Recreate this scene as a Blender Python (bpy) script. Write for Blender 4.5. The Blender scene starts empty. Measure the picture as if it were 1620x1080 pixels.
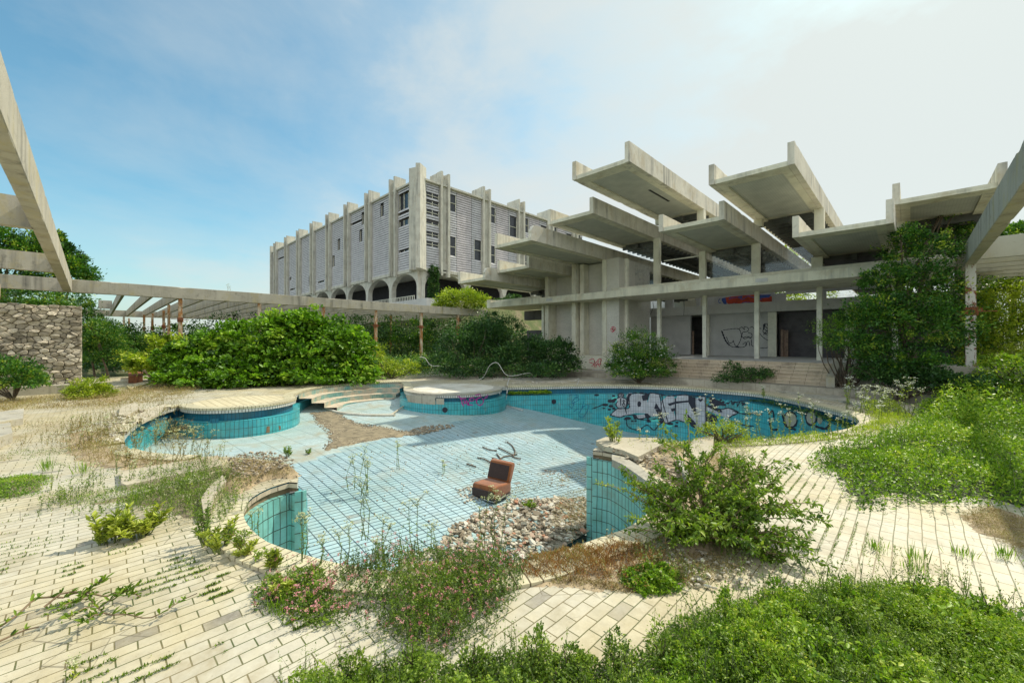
import bpy, math, random
import numpy as np
from mathutils import Vector, Matrix, noise
from mathutils.geometry import tessellate_polygon
random.seed(7); rng=np.random.default_rng(11)
scene=bpy.context.scene; COL=scene.collection
R=math.radians
# ---------- site frame: x towards the right front, y along the beams, eye 2 m above the deck
F=645.; H=2.0
def ray(px,py):
    r=(px-810)/F
    return (-.6989+.7152*r,.7152+.6989*r,(540-py)/F)
def G(px,py,z=0.):
    d=ray(px,py);t=(z-H)/d[2];return Vector((d[0]*t,d[1]*t,z))
def D(px,py,t):
    d=ray(px,py);return Vector((d[0]*t,d[1]*t,H+d[2]*t))
def cam2w(X,Y,z=0): return Vector((.7152*X-.6989*Y,.6989*X+.7152*Y,z))
# ---------- object helpers
def tag(o,label=None,cat=None,group=None,kind=None):
    if label:o['label']=label
    if cat:o['category']=cat
    if group:o['group']=group
    if kind:o['kind']=kind
    return o
def empty(name,loc=(0,0,0),label=None,cat=None,group=None,kind=None,rz=0):
    o=bpy.data.objects.new(name,None);o.location=loc;o.rotation_euler=(0,0,rz);o.empty_display_size=.2;COL.objects.link(o)
    return tag(o,label,cat,group,kind)
def new_obj(name,me,mat=None,parent=None):
    o=bpy.data.objects.new(name,me);COL.objects.link(o)
    if mat is not None:
        for m in (mat if isinstance(mat,(list,tuple)) else [mat]): me.materials.append(m)
    if parent is not None:o.parent=parent
    return o
class MB:
    def __init__(s): s.v=[];s.f=[];s.m=[];s.uv=[];s.has_uv=False
    def poly(s,pts,m=0,uv=None):
        n=len(s.v);s.v+= [tuple(p) for p in pts];s.f.append(tuple(range(n,n+len(pts))));s.m.append(m)
        if uv: s.has_uv=True
        s.uv.append(uv or [(0,0)]*len(pts))
    def box(s,x0,x1,y0,y1,z0,z1,m=0,skip=''):
        if x0>x1:x0,x1=x1,x0
        if y0>y1:y0,y1=y1,y0
        a=[(x0,y0,z0),(x1,y0,z0),(x1,y1,z0),(x0,y1,z0),(x0,y0,z1),(x1,y0,z1),(x1,y1,z1),(x0,y1,z1)]
        for q in ((3,2,1,0),(4,5,6,7),(0,1,5,4),(1,2,6,5),(2,3,7,6),(3,0,4,7)): s.poly([a[i] for i in q],m)
    def prism(s,pts,n,m=0):   # pts: planar loop, n: extrusion vector
        n=Vector(n);a=[Vector(p) for p in pts];b=[p+n for p in a]
        tri=tessellate_polygon([a])
        for t in tri:
            s.poly([a[i] for i in t],m);s.poly([b[i] for i in reversed(t)],m)
        for i in range(len(a)):
            j=(i+1)%len(a);s.poly([a[i],b[i],b[j],a[j]],m)
    def tube(s,pts,rad,n=6,m=0,cap=True):
        pts=[Vector(p) for p in pts];k=len(pts)
        if not hasattr(rad,'__len__'):rad=[rad]*k
        base=len(s.v)
        up=Vector((.13,.21,.97))
        for i,p in enumerate(pts):
            t=(pts[min(i+1,k-1)]-pts[max(i-1,0)])
            if t.length<1e-6:t=Vector((0,0,1))
            t.normalize();a=t.cross(up)
            if a.length<.05:a=t.cross(Vector((1,0,0)))
            a.normalize();b=t.cross(a)
            for j in range(n):
                w=2*math.pi*j/n;s.v.append(tuple(p+(a*math.cos(w)+b*math.sin(w))*rad[i]))
        for i in range(k-1):
            for j in range(n):
                s.f.append((base+i*n+j,base+i*n+(j+1)%n,base+(i+1)*n+(j+1)%n,base+(i+1)*n+j));s.m.append(m);s.uv.append([(0,0)]*4)
        if cap:
            s.f.append(tuple(base+j for j in range(n)));s.m.append(m);s.uv.append([(0,0)]*n)
            s.f.append(tuple(base+(k-1)*n+n-1-j for j in range(n)));s.m.append(m);s.uv.append([(0,0)]*n)
    def build(s,name,mat,parent=None,smooth=False,fix=True):
        me=bpy.data.meshes.new(name);me.from_pydata(s.v,[],s.f)
        if s.has_uv:
            l=me.uv_layers.new(name='UVMap');flat=[c for u in s.uv for p in u for c in p];l.data.foreach_set('uv',flat)
        me.polygons.foreach_set('material_index',s.m)
        if smooth: me.polygons.foreach_set('use_smooth',[True]*len(s.f))
        if fix and not s.has_uv:
            import bmesh
            bm=bmesh.new();bm.from_mesh(me);bmesh.ops.recalc_face_normals(bm,faces=bm.faces);bm.to_mesh(me);bm.free()
        me.update()
        return new_obj(name,me,mat,parent)
def bevel(o,w=.02,seg=2):
    md=o.modifiers.new('bevel','BEVEL');md.width=w;md.segments=seg;md.limit_method='ANGLE';return o
# ---------- materials
def mat_new(name):
    m=bpy.data.materials.new(name);m.use_nodes=True;nt=m.node_tree;nt.nodes.clear()
    out=nt.nodes.new('ShaderNodeOutputMaterial');b=nt.nodes.new('ShaderNodeBsdfPrincipled');nt.links.new(b.outputs[0],out.inputs[0])
    return m,nt,b,out
class N:
    def __init__(s,nt): s.nt=nt
    def n(s,t,**k):
        x=s.nt.nodes.new(t)
        for a,v in k.items():
            if a.startswith('i_'):
                key=a[2:];key=int(key) if key.isdigit() else key.replace('_',' ')
                if hasattr(v,'is_output') : s.nt.links.new(v,x.inputs[key])
                else:x.inputs[key].default_value=v
            else:setattr(x,a,v)
        return x
    def l(s,a,b): s.nt.links.new(a,b)
    def coord(s,kind='Object'): return s.n('ShaderNodeTexCoord').outputs[kind]
    def mapping(s,v,scale=(1,1,1),rot=(0,0,0),loc=(0,0,0)):
        m=s.n('ShaderNodeMapping');s.l(v,m.inputs['Vector']);m.inputs['Scale'].default_value=scale;m.inputs['Rotation'].default_value=rot;m.inputs['Location'].default_value=loc;return m.outputs[0]
    def noise(s,v,scale,detail=5,rough=.6,dist=0):
        x=s.n('ShaderNodeTexNoise');s.l(v,x.inputs['Vector']);x.inputs['Scale'].default_value=scale;x.inputs['Detail'].default_value=detail;x.inputs['Roughness'].default_value=rough;x.inputs['Distortion'].default_value=dist;return x.outputs['Fac']
    def ramp(s,f,stops,interp='LINEAR'):
        x=s.n('ShaderNodeValToRGB');s.l(f,x.inputs[0]);cr=x.color_ramp;cr.interpolation=interp
        while len(cr.elements)<len(stops):cr.elements.new(.5)
        for e,(p,c) in zip(cr.elements,stops):
            e.position=p;e.color=(c,c,c,1) if isinstance(c,(int,float)) else (*c,1)
        return x.outputs[0]
    def mix(s,f,a,b,mode='MIX'):
        x=s.n('ShaderNodeMix',data_type='RGBA',blend_type=mode)
        for k,v in ((0,f),(6,a),(7,b)):
            if hasattr(v,'is_output'):s.l(v,x.inputs[k])
            elif isinstance(v,(int,float)):x.inputs[k].default_value=v
            else:x.inputs[k].default_value=(*v,1)
        return x.outputs[2]
    def math(s,op,a,b=0,clamp=False):
        x=s.n('ShaderNodeMath',operation=op,use_clamp=clamp)
        for k,v in ((0,a),(1,b)):
            if hasattr(v,'is_output'):s.l(v,x.inputs[k])
            else:x.inputs[k].default_value=v
        return x.outputs[0]
    def bump(s,b,h,strength=.3,dist=.02):
        x=s.n('ShaderNodeBump');s.l(h,x.inputs['Height']);x.inputs['Strength'].default_value=strength;x.inputs['Distance'].default_value=dist;s.l(x.outputs[0],b.inputs['Normal'])
def plain(name,c,rough=.7,var=.15,scale=3,bump=.2,metal=0):
    m,nt,b,o=mat_new(name);n=N(nt);v=n.coord()
    f=n.noise(v,scale,6,.65)
    col=n.ramp(f,[(.3,tuple(x*(1-var*1.6) for x in c)),(.5,c),(.72,tuple(min(1,x*(1+var)) for x in c))])
    n.l(col,b.inputs['Base Color']);b.inputs['Roughness'].default_value=rough;b.inputs['Metallic'].default_value=metal
    if bump:n.bump(b,n.noise(v,scale*12,4,.7),bump,.01)
    return m
def concrete(name,c,dark=(.09,.09,.08),lichen=None,streak=.5,amt=.5,bump=.35,boards=0,topdark=None):
    m,nt,b,o=mat_new(name);n=N(nt);v=n.coord()
    f=n.noise(v,.9,7,.65)
    col=n.ramp(f,[(.28,tuple(x*.78 for x in c)),(.5,c),(.75,tuple(min(1,x*1.14) for x in c))])
    st=n.noise(n.mapping(v,(2.6,2.6,.14)),1.,5,.65)            # rain streaks
    big=n.noise(n.mapping(v,(.35,.35,.5),loc=(3,1,0)),1.,4,.6)
    k=n.math('MULTIPLY',n.ramp(st,[(.5,0.),(.72,1.)]),n.ramp(big,[(.38,0.),(.62,1.)]))
    col=n.mix(n.math('MULTIPLY',k,streak),col,dark)
    pt=n.ramp(n.noise(v,3.6,9,.75),[(.54,0.),(.66,1.)])
    col=n.mix(n.math('MULTIPLY',pt,amt*.5),col,dark)
    if lichen:
        lf=n.ramp(n.noise(n.mapping(v,(1,1,.6),loc=(7,2,4)),1.3,6,.7),[(.52,0.),(.66,1.)])
        col=n.mix(n.math('MULTIPLY',lf,.55),col,lichen)
    if boards:
        w=n.n('ShaderNodeTexWave',wave_type='BANDS',bands_direction='Z');n.l(v,w.inputs[0]);w.inputs['Scale'].default_value=boards;w.inputs['Distortion'].default_value=.4;w.inputs['Detail Scale'].default_value=.3
        col=n.mix(n.math('MULTIPLY',n.ramp(w.outputs['Fac'],[(.0,1.),(.08,0.)]),.45),col,dark)
    n.l(col,b.inputs['Base Color']);b.inputs['Roughness'].default_value=.9
    h=n.math('ADD',n.noise(v,14,6,.75),n.math('MULTIPLY',n.noise(v,60,3,.6),.5))
    n.bump(b,h,bump,.02)
    return m
def tiles(name,c1,c2,grout,w,h,mort=.006,offset=0.,coords='UV',swap=False,rough=.35,dirt=(.25,.2,.13),dirt_amt=.3,dirt_scale=1.2,dlo=.55,dhi=.7,bump=.5,sub=None,wear=None,stain=None,cracks=False,specks=None,missing=0,moss=None):
    m,nt,b,o=mat_new(name);n=N(nt);v0=n.coord(coords);v=v0
    obj=n.coord('Object')
    if swap:
        sp=n.n('ShaderNodeSeparateXYZ');n.l(v,sp.inputs[0]);cb=n.n('ShaderNodeCombineXYZ');n.l(sp.outputs[1],cb.inputs[0]);n.l(sp.outputs[0],cb.inputs[1]);v=cb.outputs[0]
    # slight waviness of the joints
    nz=n.n('ShaderNodeTexNoise');n.l(obj,nz.inputs['Vector']);nz.inputs['Scale'].default_value=1.3;nz.inputs['Detail'].default_value=2
    vm=n.n('ShaderNodeVectorMath',operation='MULTIPLY_ADD');n.l(nz.outputs['Color'],vm.inputs[0]);vm.inputs[1].default_value=(.035,.035,.035);n.l(v,vm.inputs[2]);v=vm.outputs[0]
    br=n.n('ShaderNodeTexBrick',offset=offset,squash=1.);n.l(v,br.inputs['Vector'])
    br.inputs['Color1'].default_value=(*c1,1);br.inputs['Color2'].default_value=(*c2,1);br.inputs['Mortar'].default_value=(*grout,1)
    br.inputs['Scale'].default_value=1;br.inputs['Mortar Size'].default_value=mort;br.inputs['Mortar Smooth'].default_value=.15;br.inputs['Brick Width'].default_value=w;br.inputs['Row Height'].default_value=h;br.inputs['Bias'].default_value=0
    col=br.outputs['Color']
    if moss:
        mm=n.ramp(n.noise(obj,1.1,6,.7),[(.42,0.),(.58,1.)]);col=n.mix(n.math('MULTIPLY',br.outputs['Fac'],mm),col,moss)
    miss=None
    if missing:
        b2=n.n('ShaderNodeTexBrick',offset=offset,squash=1.);n.l(v,b2.inputs['Vector'])
        b2.inputs['Color1'].default_value=(0,0,0,1);b2.inputs['Color2'].default_value=(1,1,1,1);b2.inputs['Mortar'].default_value=(0,0,0,1)
        b2.inputs['Scale'].default_value=1;b2.inputs['Mortar Size'].default_value=mort*.3;b2.inputs['Brick Width'].default_value=w;b2.inputs['Row Height'].default_value=h
        zone=n.ramp(n.noise(n.mapping(obj,(1,1,1),loc=(3,3,8)),.8,4,.6),[(.40,0.),(.62,1.)])
        miss=n.math('MULTIPLY',n.ramp(b2.outputs['Color'],[(missing,0.),(missing+.004,1.)]),zone)
        tone=n.ramp(b2.outputs['Color'],[(0.,.80),(.5,1.),(1.,.90)]);col=n.mix(.8,col,tone,'MULTIPLY')
        col=n.mix(miss,col,n.mix(.6,dirt,n.ramp(n.noise(obj,22,5,.7),[(.3,.1),(.7,.4)])))
    f=n.noise(obj,.45,5,.6);col=n.mix(.55,col,n.ramp(f,[(.3,.72),(.6,1.)]),'MULTIPLY')
    fine=n.noise(obj,9,7,.75);col=n.mix(.35,col,n.ramp(fine,[(.35,.6),(.6,1.)]),'MULTIPLY')
    if stain:
        sv=n.ramp(n.noise(n.mapping(obj,(1,1,1),loc=(5,8,3)),.55,6,.62),[(.42,0.),(.62,1.)]);col=n.mix(n.math('MULTIPLY',sv,.75),col,n.mix(1.,col,stain,'MULTIPLY'))
        s2=n.ramp(n.noise(n.mapping(obj,(1,1,1),loc=(1,6,3)),2.6,8,.72),[(.5,0.),(.7,1.)]);col=n.mix(n.math('MULTIPLY',s2,.55),col,n.mix(1.,col,(.62,.57,.45),'MULTIPLY'))
    if cracks:
        vo=n.n('ShaderNodeTexVoronoi',feature='DISTANCE_TO_EDGE');n.l(vm.outputs[0],vo.inputs['Vector']);vo.inputs['Scale'].default_value=2.3
        ck=n.math('MULTIPLY',n.ramp(vo.outputs['Distance'],[(.0,1.),(.012,0.)]),n.ramp(n.noise(n.mapping(obj,(1,1,1),loc=(2,9,3)),.9,3,.5),[(.52,0.),(.56,1.)]));col=n.mix(n.math('MULTIPLY',ck,.8),col,(.12,.10,.06))
    if specks:
        sk=n.ramp(n.noise(obj,34,3,.6),[(.66,0.),(.70,1.)]);sk2=n.ramp(n.noise(obj,1.7,4,.6),[(.42,0.),(.6,1.)]);col=n.mix(n.math('MULTIPLY',n.math('MULTIPLY',sk,sk2),.75),col,specks)
    d=n.ramp(n.noise(obj,dirt_scale,9,.72,.2),[(dlo,0.),(dhi,1.)])
    col=n.mix(n.math('MULTIPLY',d,dirt_amt),col,dirt)
    if wear:
        wv=n.ramp(n.noise(n.mapping(obj,(1,1,.4),loc=(9,4,2)),3.2,8,.75),[(.62,0.),(.69,1.)]);col=n.mix(n.math('MULTIPLY',wv,.7),col,wear)
    n.l(col,b.inputs['Base Color']);b.inputs['Roughness'].default_value=rough
    hh=n.math('SUBTRACT',n.math('MULTIPLY',fine,.12),br.outputs['Fac'])
    if miss is not None:hh=n.math('SUBTRACT',hh,n.math('MULTIPLY',miss,1.2));n.bump(b,hh,bump,.006)
    return m
def leafmat(name,cols,trans=.35,rough=.45):
    m,nt,b,o=mat_new(name);n=N(nt)
    a=n.n('ShaderNodeAttribute',attribute_name='tint')
    k=len(cols);col=n.ramp(a.outputs['Fac'],[(i/(k-1),c) for i,c in enumerate(cols)])
    n.l(col,b.inputs['Base Color']);b.inputs['Roughness'].default_value=rough;b.inputs['Specular IOR Level'].default_value=.35
    tr=n.n('ShaderNodeBsdfTranslucent');tc=n.mix(1.,col,(1.0,1.15,.45),'MULTIPLY');tc2=n.mix(.5,tc,col);n.l(tc,tr.inputs[0])
    mx=n.n('ShaderNodeMixShader');mx.inputs[0].default_value=trans;n.l(b.outputs[0],mx.inputs[1]);n.l(tr.outputs[0],mx.inputs[2]);n.l(mx.outputs[0],o.inputs[0])
    return m
M={}
M['beam']=concrete('concrete_pergola',(.40,.375,.30),(.06,.06,.05),(.40,.34,.16),.95,.9,.6)
M['cream']=concrete('concrete_cream',(.64,.62,.49),(.13,.13,.11),(.44,.38,.24),.6,.45,.25)
M['parapet']=concrete('concrete_parapet',(.60,.57,.47),(.10,.10,.09),(.42,.34,.20),.95,.6,.35)
M['soffit']=concrete('concrete_soffit',(.46,.46,.39),(.10,.11,.10),None,.3,.4,.2)
M['wallg']=concrete('plaster_grey',(.50,.50,.48),(.12,.12,.12),None,.3,.3,.15)
M['hotelc']=concrete('hotel_concrete',(.54,.53,.45),(.10,.10,.10),(.40,.35,.26),1.,.7,.3)
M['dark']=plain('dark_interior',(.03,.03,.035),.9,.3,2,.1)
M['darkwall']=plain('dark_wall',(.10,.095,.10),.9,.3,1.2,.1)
M['pebble']=plain('earth',(.22,.18,.11),.95,.4,4,.7)
def fn_ground():
    m,nt,b,o=mat_new('ground_earth');n=N(nt);v=n.coord()
    f=n.noise(v,.35,9,.7);col=n.ramp(f,[(.3,(.04,.075,.015)),(.48,(.09,.11,.03)),(.6,(.18,.15,.08)),(.75,(.25,.21,.13))])
    n.l(col,b.inputs['Base Color']);b.inputs['Roughness'].default_value=.95;n.bump(b,n.noise(v,8,8,.8),.8,.05);return m
M['ground']=fn_ground()
M['deck']=tiles('deck_tiles',(.62,.575,.445),(.535,.49,.365),(.25,.20,.10),.22,.105,.0046,.5,'Object',True,.55,(.30,.24,.13),.8,.8,.53,.68,.7,stain=(.93,.85,.62),cracks=True,specks=(.16,.12,.06),missing=.955,moss=(.10,.13,.035))
M['coping']=tiles('coping_tiles',(.66,.60,.40),(.58,.52,.34),(.12,.09,.04),.105,.40,.007,0.,'UV',False,.5,(.25,.2,.12),.5,1.1,.5,.66,.5)
M['white_band']=tiles('white_band_tiles',(.66,.66,.60),(.58,.59,.53),(.06,.05,.04),.085,.6,.009,0.,'UV',False,.4,(.2,.17,.12),.5,1.6,.5,.66)
M['bluedark']=tiles('dark_blue_tiles',(.012,.13,.21),(.015,.155,.24),(.01,.04,.06),.105,.5,.005,0.,'UV',False,.35,(.05,.09,.07),.5,2,.5,.66)
M['teal']=tiles('teal_tiles',(.05,.42,.49),(.09,.50,.55),(.02,.07,.075),.105,.22,.006,0.,'UV',False,.32,(.12,.15,.11),.6,1.6,.5,.7,stain=(.75,.9,.85),wear=(.30,.31,.26))
M['teal_light']=tiles('pale_teal_tiles',(.22,.56,.53),(.28,.61,.57),(.06,.09,.07),.105,.22,.007,0.,'UV',False,.35,(.2,.2,.13),.5,1.6,.52,.7,stain=(.8,.9,.8))
M['teal_dull']=tiles('stained_teal_tiles',(.15,.38,.37),(.22,.43,.40),(.10,.11,.09),.105,.22,.006,0.,'UV',False,.5,(.45,.38,.27),.9,1.3,.42,.56,stain=(.8,.85,.7))
M['floor']=tiles('pool_floor_tiles',(.455,.61,.64),(.40,.56,.595),(.03,.075,.10),.22,.105,.0096,0.,'Object',True,.45,(.33,.32,.24),.6,.9,.5,.72,stain=(.80,.88,.84),specks=(.13,.10,.06),missing=.985)
M['shallow']=tiles('shallow_floor_tiles',(.52,.63,.615),(.43,.55,.55),(.09,.13,.13),.66,.105,.007,0.,'Object',True,.45,(.34,.29,.18),.7,.9,.5,.66,stain=(.85,.86,.78),specks=(.13,.10,.06))
M['apron']=tiles('apron_tiles',(.46,.42,.33),(.40,.37,.29),(.2,.17,.12),.5,.25,.006,.5,'Object',False,.8,(.2,.18,.14),.7,1.,.45,.6)
M['beige_tile']=tiles('step_tiles',(.64,.54,.39),(.55,.45,.32),(.15,.11,.07),.5,.3,.006,0.,'Object',False,.7,(.2,.16,.12),.6,1.2,.5,.64)
M['brickpale']=tiles('pale_brick',(.66,.64,.55),(.61,.59,.51),(.36,.35,.30),.25,.085,.006,.5,'UV',False,.8,(.3,.29,.24),.3,.6,.55,.75)
M['stone']=None
def fn_stone():
    m,nt,b,o=mat_new('rubble_stone');n=N(nt);v=n.coord()
    a=n.n('ShaderNodeAttribute',attribute_name='tint')
    base=n.ramp(a.outputs['Fac'],[(0,(.26,.225,.165)),(.35,(.42,.365,.27)),(.7,(.57,.50,.38)),(1,(.68,.61,.47))])
    f=n.noise(v,6,8,.75);col=n.mix(.8,base,n.ramp(f,[(.3,.45),(.55,1.)]),'MULTIPLY')
    n.l(col,b.inputs['Base Color']);b.inputs['Roughness'].default_value=.95;n.bump(b,f,.8,.03);return m
M['stone']=fn_stone()
def fn_rust():
    m,nt,b,o=mat_new('rusty_white_paint');n=N(nt);v=n.coord()
    f=n.noise(n.mapping(v,(1,1,.45)),5,8,.7)
    k=n.ramp(f,[(.5,0.),(.56,1.)]);rust=n.ramp(n.noise(v,20,5,.7),[(.35,(.09,.03,.015)),(.6,(.32,.12,.04))])
    col=n.mix(k,(.62,.61,.55),rust);n.l(col,b.inputs['Base Color']);b.inputs['Roughness'].default_value=.7;n.bump(b,f,.5,.01);return m
M['rustpaint']=fn_rust()
def fn_rust2():
    m,nt,b,o=mat_new('rusty_yellow_paint');n=N(nt);v=n.coord()
    f=n.noise(n.mapping(v,(1,1,.3)),3,8,.7)
    k=n.ramp(f,[(.42,0.),(.55,1.)]);rust=n.ramp(n.noise(v,15,5,.7),[(.35,(.16,.06,.02)),(.6,(.45,.22,.07))])
    col=n.mix(k,(.55,.50,.38),rust);n.l(col,b.inputs['Base Color']);b.inputs['Roughness'].default_value=.8;return m
M['rustpost']=fn_rust2()
M['rust']=plain('rust',(.22,.08,.03),.9,.4,8,.5)
M['column']=plain('painted_column',(.68,.67,.55),.7,.15,2,.1)
def fn_glass():
    m,nt,b,o=mat_new('dirty_glass');n=N(nt);v=n.coord()
    t=n.n('ShaderNodeBsdfTransparent');g=n.n('ShaderNodeBsdfGlossy');g.inputs['Roughness'].default_value=.08;g.inputs[0].default_value=(.7,.75,.75,1)
    d=n.n('ShaderNodeBsdfDiffuse');d.inputs[0].default_value=(.4,.42,.4,1)
    mx=n.n('ShaderNodeMixShader');mx.inputs[0].default_value=.05;n.l(t.outputs[0],mx.inputs[1]);n.l(g.outputs[0],mx.inputs[2])
    m2=n.n('ShaderNodeMixShader');n.l(n.ramp(n.noise(v,1.5,7,.7),[(.45,.02),(.75,.35)]),m2.inputs[0]);n.l(mx.outputs[0],m2.inputs[1]);n.l(d.outputs[0],m2.inputs[2]);n.l(m2.outputs[0],o.inputs[0]);return m
M['glass']=fn_glass()
M['window']=plain('dark_window',(.03,.035,.045),.15,.3,2,0)
M['louvre']=concrete('louvre_slats',(.56,.555,.56),(.26,.265,.29),None,.6,.4,.1)
M['louvrew']=concrete('louvre_slats_warm',(.61,.57,.57),(.32,.30,.31),None,.5,.4,.1)
M['white']=plain('white_plastic',(.50,.49,.45),.5,.12,6,.1)
M['chalk']=tiles('silver_paint',(.55,.57,.60),(.50,.52,.55),(.16,.17,.19),.105,.22,.006,0.,'UV',False,.5,(.3,.33,.34),.5,2.2,.5,.66,stain=(.85,.87,.9))
M['black']=plain('black_paint',(.015,.017,.03),.6,.2,6,.05)
M['mint']=plain('mint_paint',(.10,.58,.50),.6,.2,6,.05)
M['magenta']=plain('magenta_paint',(.36,.03,.24),.6,.2,8,.05)
M['pinkpaint']=plain('pink_paint',(.55,.05,.10),.6,.2,8,.05)
M['redpaint']=plain('red_paint',(.50,.055,.02),.6,.35,2,.05)
M['bluepaint']=plain('blue_paint',(.04,.09,.35),.6,.3,3,.05)
M['ghost']=plain('faded_blue_paint',(.015,.14,.25),.6,.2,6,.05)
M['bark']=plain('bark',(.12,.09,.06),.9,.4,9,.7)
M['stem']=plain('green_stem',(.12,.15,.045),.8,.3,9,0)
M['twig']=plain('dry_twig',(.20,.14,.08),.9,.3,9,.2)
# leaves
M['l_fig']=leafmat('fig_leaves',[(0.031,0.083,0.006),(0.092,0.213,0.013),(0.196,0.369,0.024),(0.365,0.500,0.055)])
M['l_dark']=leafmat('dark_leaves',[(0.019,0.052,0.016),(0.037,0.102,0.027),(0.078,0.176,0.037),(0.143,0.241,0.050)],.25)
M['l_tree']=leafmat('tree_leaves',[(0.021,0.058,0.011),(0.041,0.139,0.020),(0.117,0.259,0.028),(0.392,0.461,0.055)],.3)
M['l_light']=leafmat('light_leaves',[(0.104,0.167,0.013),(0.235,0.333,0.022),(0.444,0.517,0.039),(0.500,0.540,0.077)])
M['l_cover']=leafmat('cover_leaves',[(0.047,0.102,0.009),(0.131,0.259,0.016),(0.287,0.444,0.028),(0.500,0.540,0.066)])
M['l_clover']=leafmat('clover_leaves',[(0.041,0.076,0.014),(0.083,0.162,0.023),(0.165,0.248,0.041),(0.283,0.259,0.074)])
M['l_small']=leafmat('small_leaves',[(0.047,0.092,0.015),(0.117,0.204,0.022),(0.223,0.333,0.033),(0.392,0.481,0.066)])
M['l_euph']=leafmat('succulent_leaves',[(0.131,0.204,0.022),(0.313,0.388,0.044),(0.500,0.540,0.077),(0.500,0.540,0.132)],.25)
M['l_dry']=leafmat('dry_grass',[(.15,.09,.03),(.27,.20,.07),(.36,.30,.12),(.24,.28,.07)],.2,.8)
M['l_rust']=leafmat('rust_grass',[(.20,.08,.025),(.36,.17,.05),(.38,.27,.10),(.17,.24,.05)],.2,.8)
M['fl_white']=leafmat('white_petals',[(.6,.6,.5),(.75,.75,.68)],.2)
M['fl_cream']=leafmat('cream_umbels',[(.40,.44,.20),(.62,.62,.42)],.2)
M['fl_pink']=leafmat('pink_petals',[(.45,.14,.16),(.65,.28,.30),(.70,.38,.36)],.2)
# ---------- foliage
def leafmesh(name,P,A,size,mat,parent=None,aspect=.45,tint=None,fold=.15,six=False):
    """P base points, A leaf axes (unit), size per leaf; rhombic leaf blades with random roll"""
    n=len(P);P=np.asarray(P,float);A=np.asarray(A,float);A/=np.linalg.norm(A,axis=1)[:,None]+1e-9
    size=np.asarray(size,float)*np.ones(n)
    Rn=rng.normal(size=(n,3))*.55+np.array([0,0,1.]);S=np.cross(A,Rn);S/=np.linalg.norm(S,axis=1)[:,None]+1e-9
    Nn=np.cross(S,A)
    L=size[:,None];W=L*aspect
    if six:
        V=np.stack([P,P+A*L*.3-S*W*.42+Nn*L*fold*.5,P+A*L*.7-S*W*.42+Nn*L*fold*.3,P+A*L-Nn*L*fold,P+A*L*.7+S*W*.42+Nn*L*fold*.3,P+A*L*.3+S*W*.42+Nn*L*fold*.5],1).reshape(-1,3)
        k=6;idx=np.arange(n)[:,None]*6
        F1=idx+np.array([[0,1,2,3]]);F2=idx+np.array([[0,3,4,5]])
        Fc=np.stack([F1,F2],1).reshape(-1,4)
        tt=2
    else:
        V=np.stack([P,P+A*L*.45-S*W*.5+Nn*L*fold,P+A*L,P+A*L*.45+S*W*.5+Nn*L*fold],1).reshape(-1,3)
        Fc=np.arange(4*n).reshape(-1,4);tt=1
    me=bpy.data.meshes.new(name);me.vertices.add(len(V));me.vertices.foreach_set('co',V.ravel())
    me.loops.add(Fc.size);me.loops.foreach_set('vertex_index',Fc.ravel().astype(np.int32))
    me.polygons.add(len(Fc));me.polygons.foreach_set('loop_start',np.arange(0,Fc.size,4,dtype=np.int32));me.polygons.foreach_set('loop_total',np.full(len(Fc),4,np.int32))
    if tint is None: tint=np.clip(rng.normal(.45,.22,n),0,1)
    t=np.repeat(tint,tt).astype(np.float32)
    a=me.attributes.new('tint','FLOAT','FACE');a.data.foreach_set('value',t)
    me.update(calc_edges=True)
    return new_obj(name,me,mat,parent)
def unit(n):
    v=rng.normal(size=(n,3));return v/np.linalg.norm(v,axis=1)[:,None]
def blob_pts(blobs,n,clumps=36,csize=.2,inner=.22,low=-.6):
    """leaf positions in clumps spread over lumpy ellipsoids; blobs=(x,y,z,rx,ry,rz)"""
    B=np.array(blobs,float);w=(B[:,3]*B[:,4]*B[:,5])**.667;w/=w.sum()
    Ps=[];Ax=[];T=[]
    for b,k in zip(B,rng.multinomial(n,w)):
        c=b[:3];r=b[3:]
        cd=unit(clumps*3);cd=cd[cd[:,2]>low][:clumps];nc=len(cd)
        cr=rng.uniform(.68,1.14,nc);cc=cd*cr[:,None];ct=rng.normal(0,.22,nc);cs=csize*rng.uniform(.4,1.6,nc)
        j=rng.integers(0,nc,k);q=cc[j]+rng.normal(size=(k,3))*cs[j][:,None]*.62
        ins=rng.random(k)<inner;q[ins]=unit(ins.sum())*(rng.random(ins.sum())[:,None]**.5)*.9
        p=c+q*r
        d=q/(np.linalg.norm(q,axis=1)[:,None]+1e-6)
        a=d*.8+unit(k)*.75+np.array([0,0,.15])
        # depth-independent tint: clump variation and leaf variation only
        t=.45+ct[j]+rng.normal(0,.17,k)
        Ps.append(p);Ax.append(a);T.append(t)
    return np.concatenate(Ps),np.concatenate(Ax),np.clip(np.concatenate(T),0,1)
def stems_mesh(name,base,tips,mat,parent,r0=.03,n=4,wob=.15,sides=5):
    mb=MB();base=Vector(base)
    for t in tips:
        t=Vector(t);d=t-base;L=d.length;pts=[];rad=[]
        off=Vector((random.uniform(-1,1),random.uniform(-1,1),random.uniform(0,.6)))*L*wob
        for i in range(n+1):
            u=i/n;pts.append(base+d*u+off*math.sin(u*math.pi)+Vector((random.gauss(0,.01),random.gauss(0,.01),0))*L);rad.append(max(.003,r0*(1-u*.8)))
        mb.tube(pts,rad,sides)
    return mb.build(name,mat,parent,smooth=True,fix=False)
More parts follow.
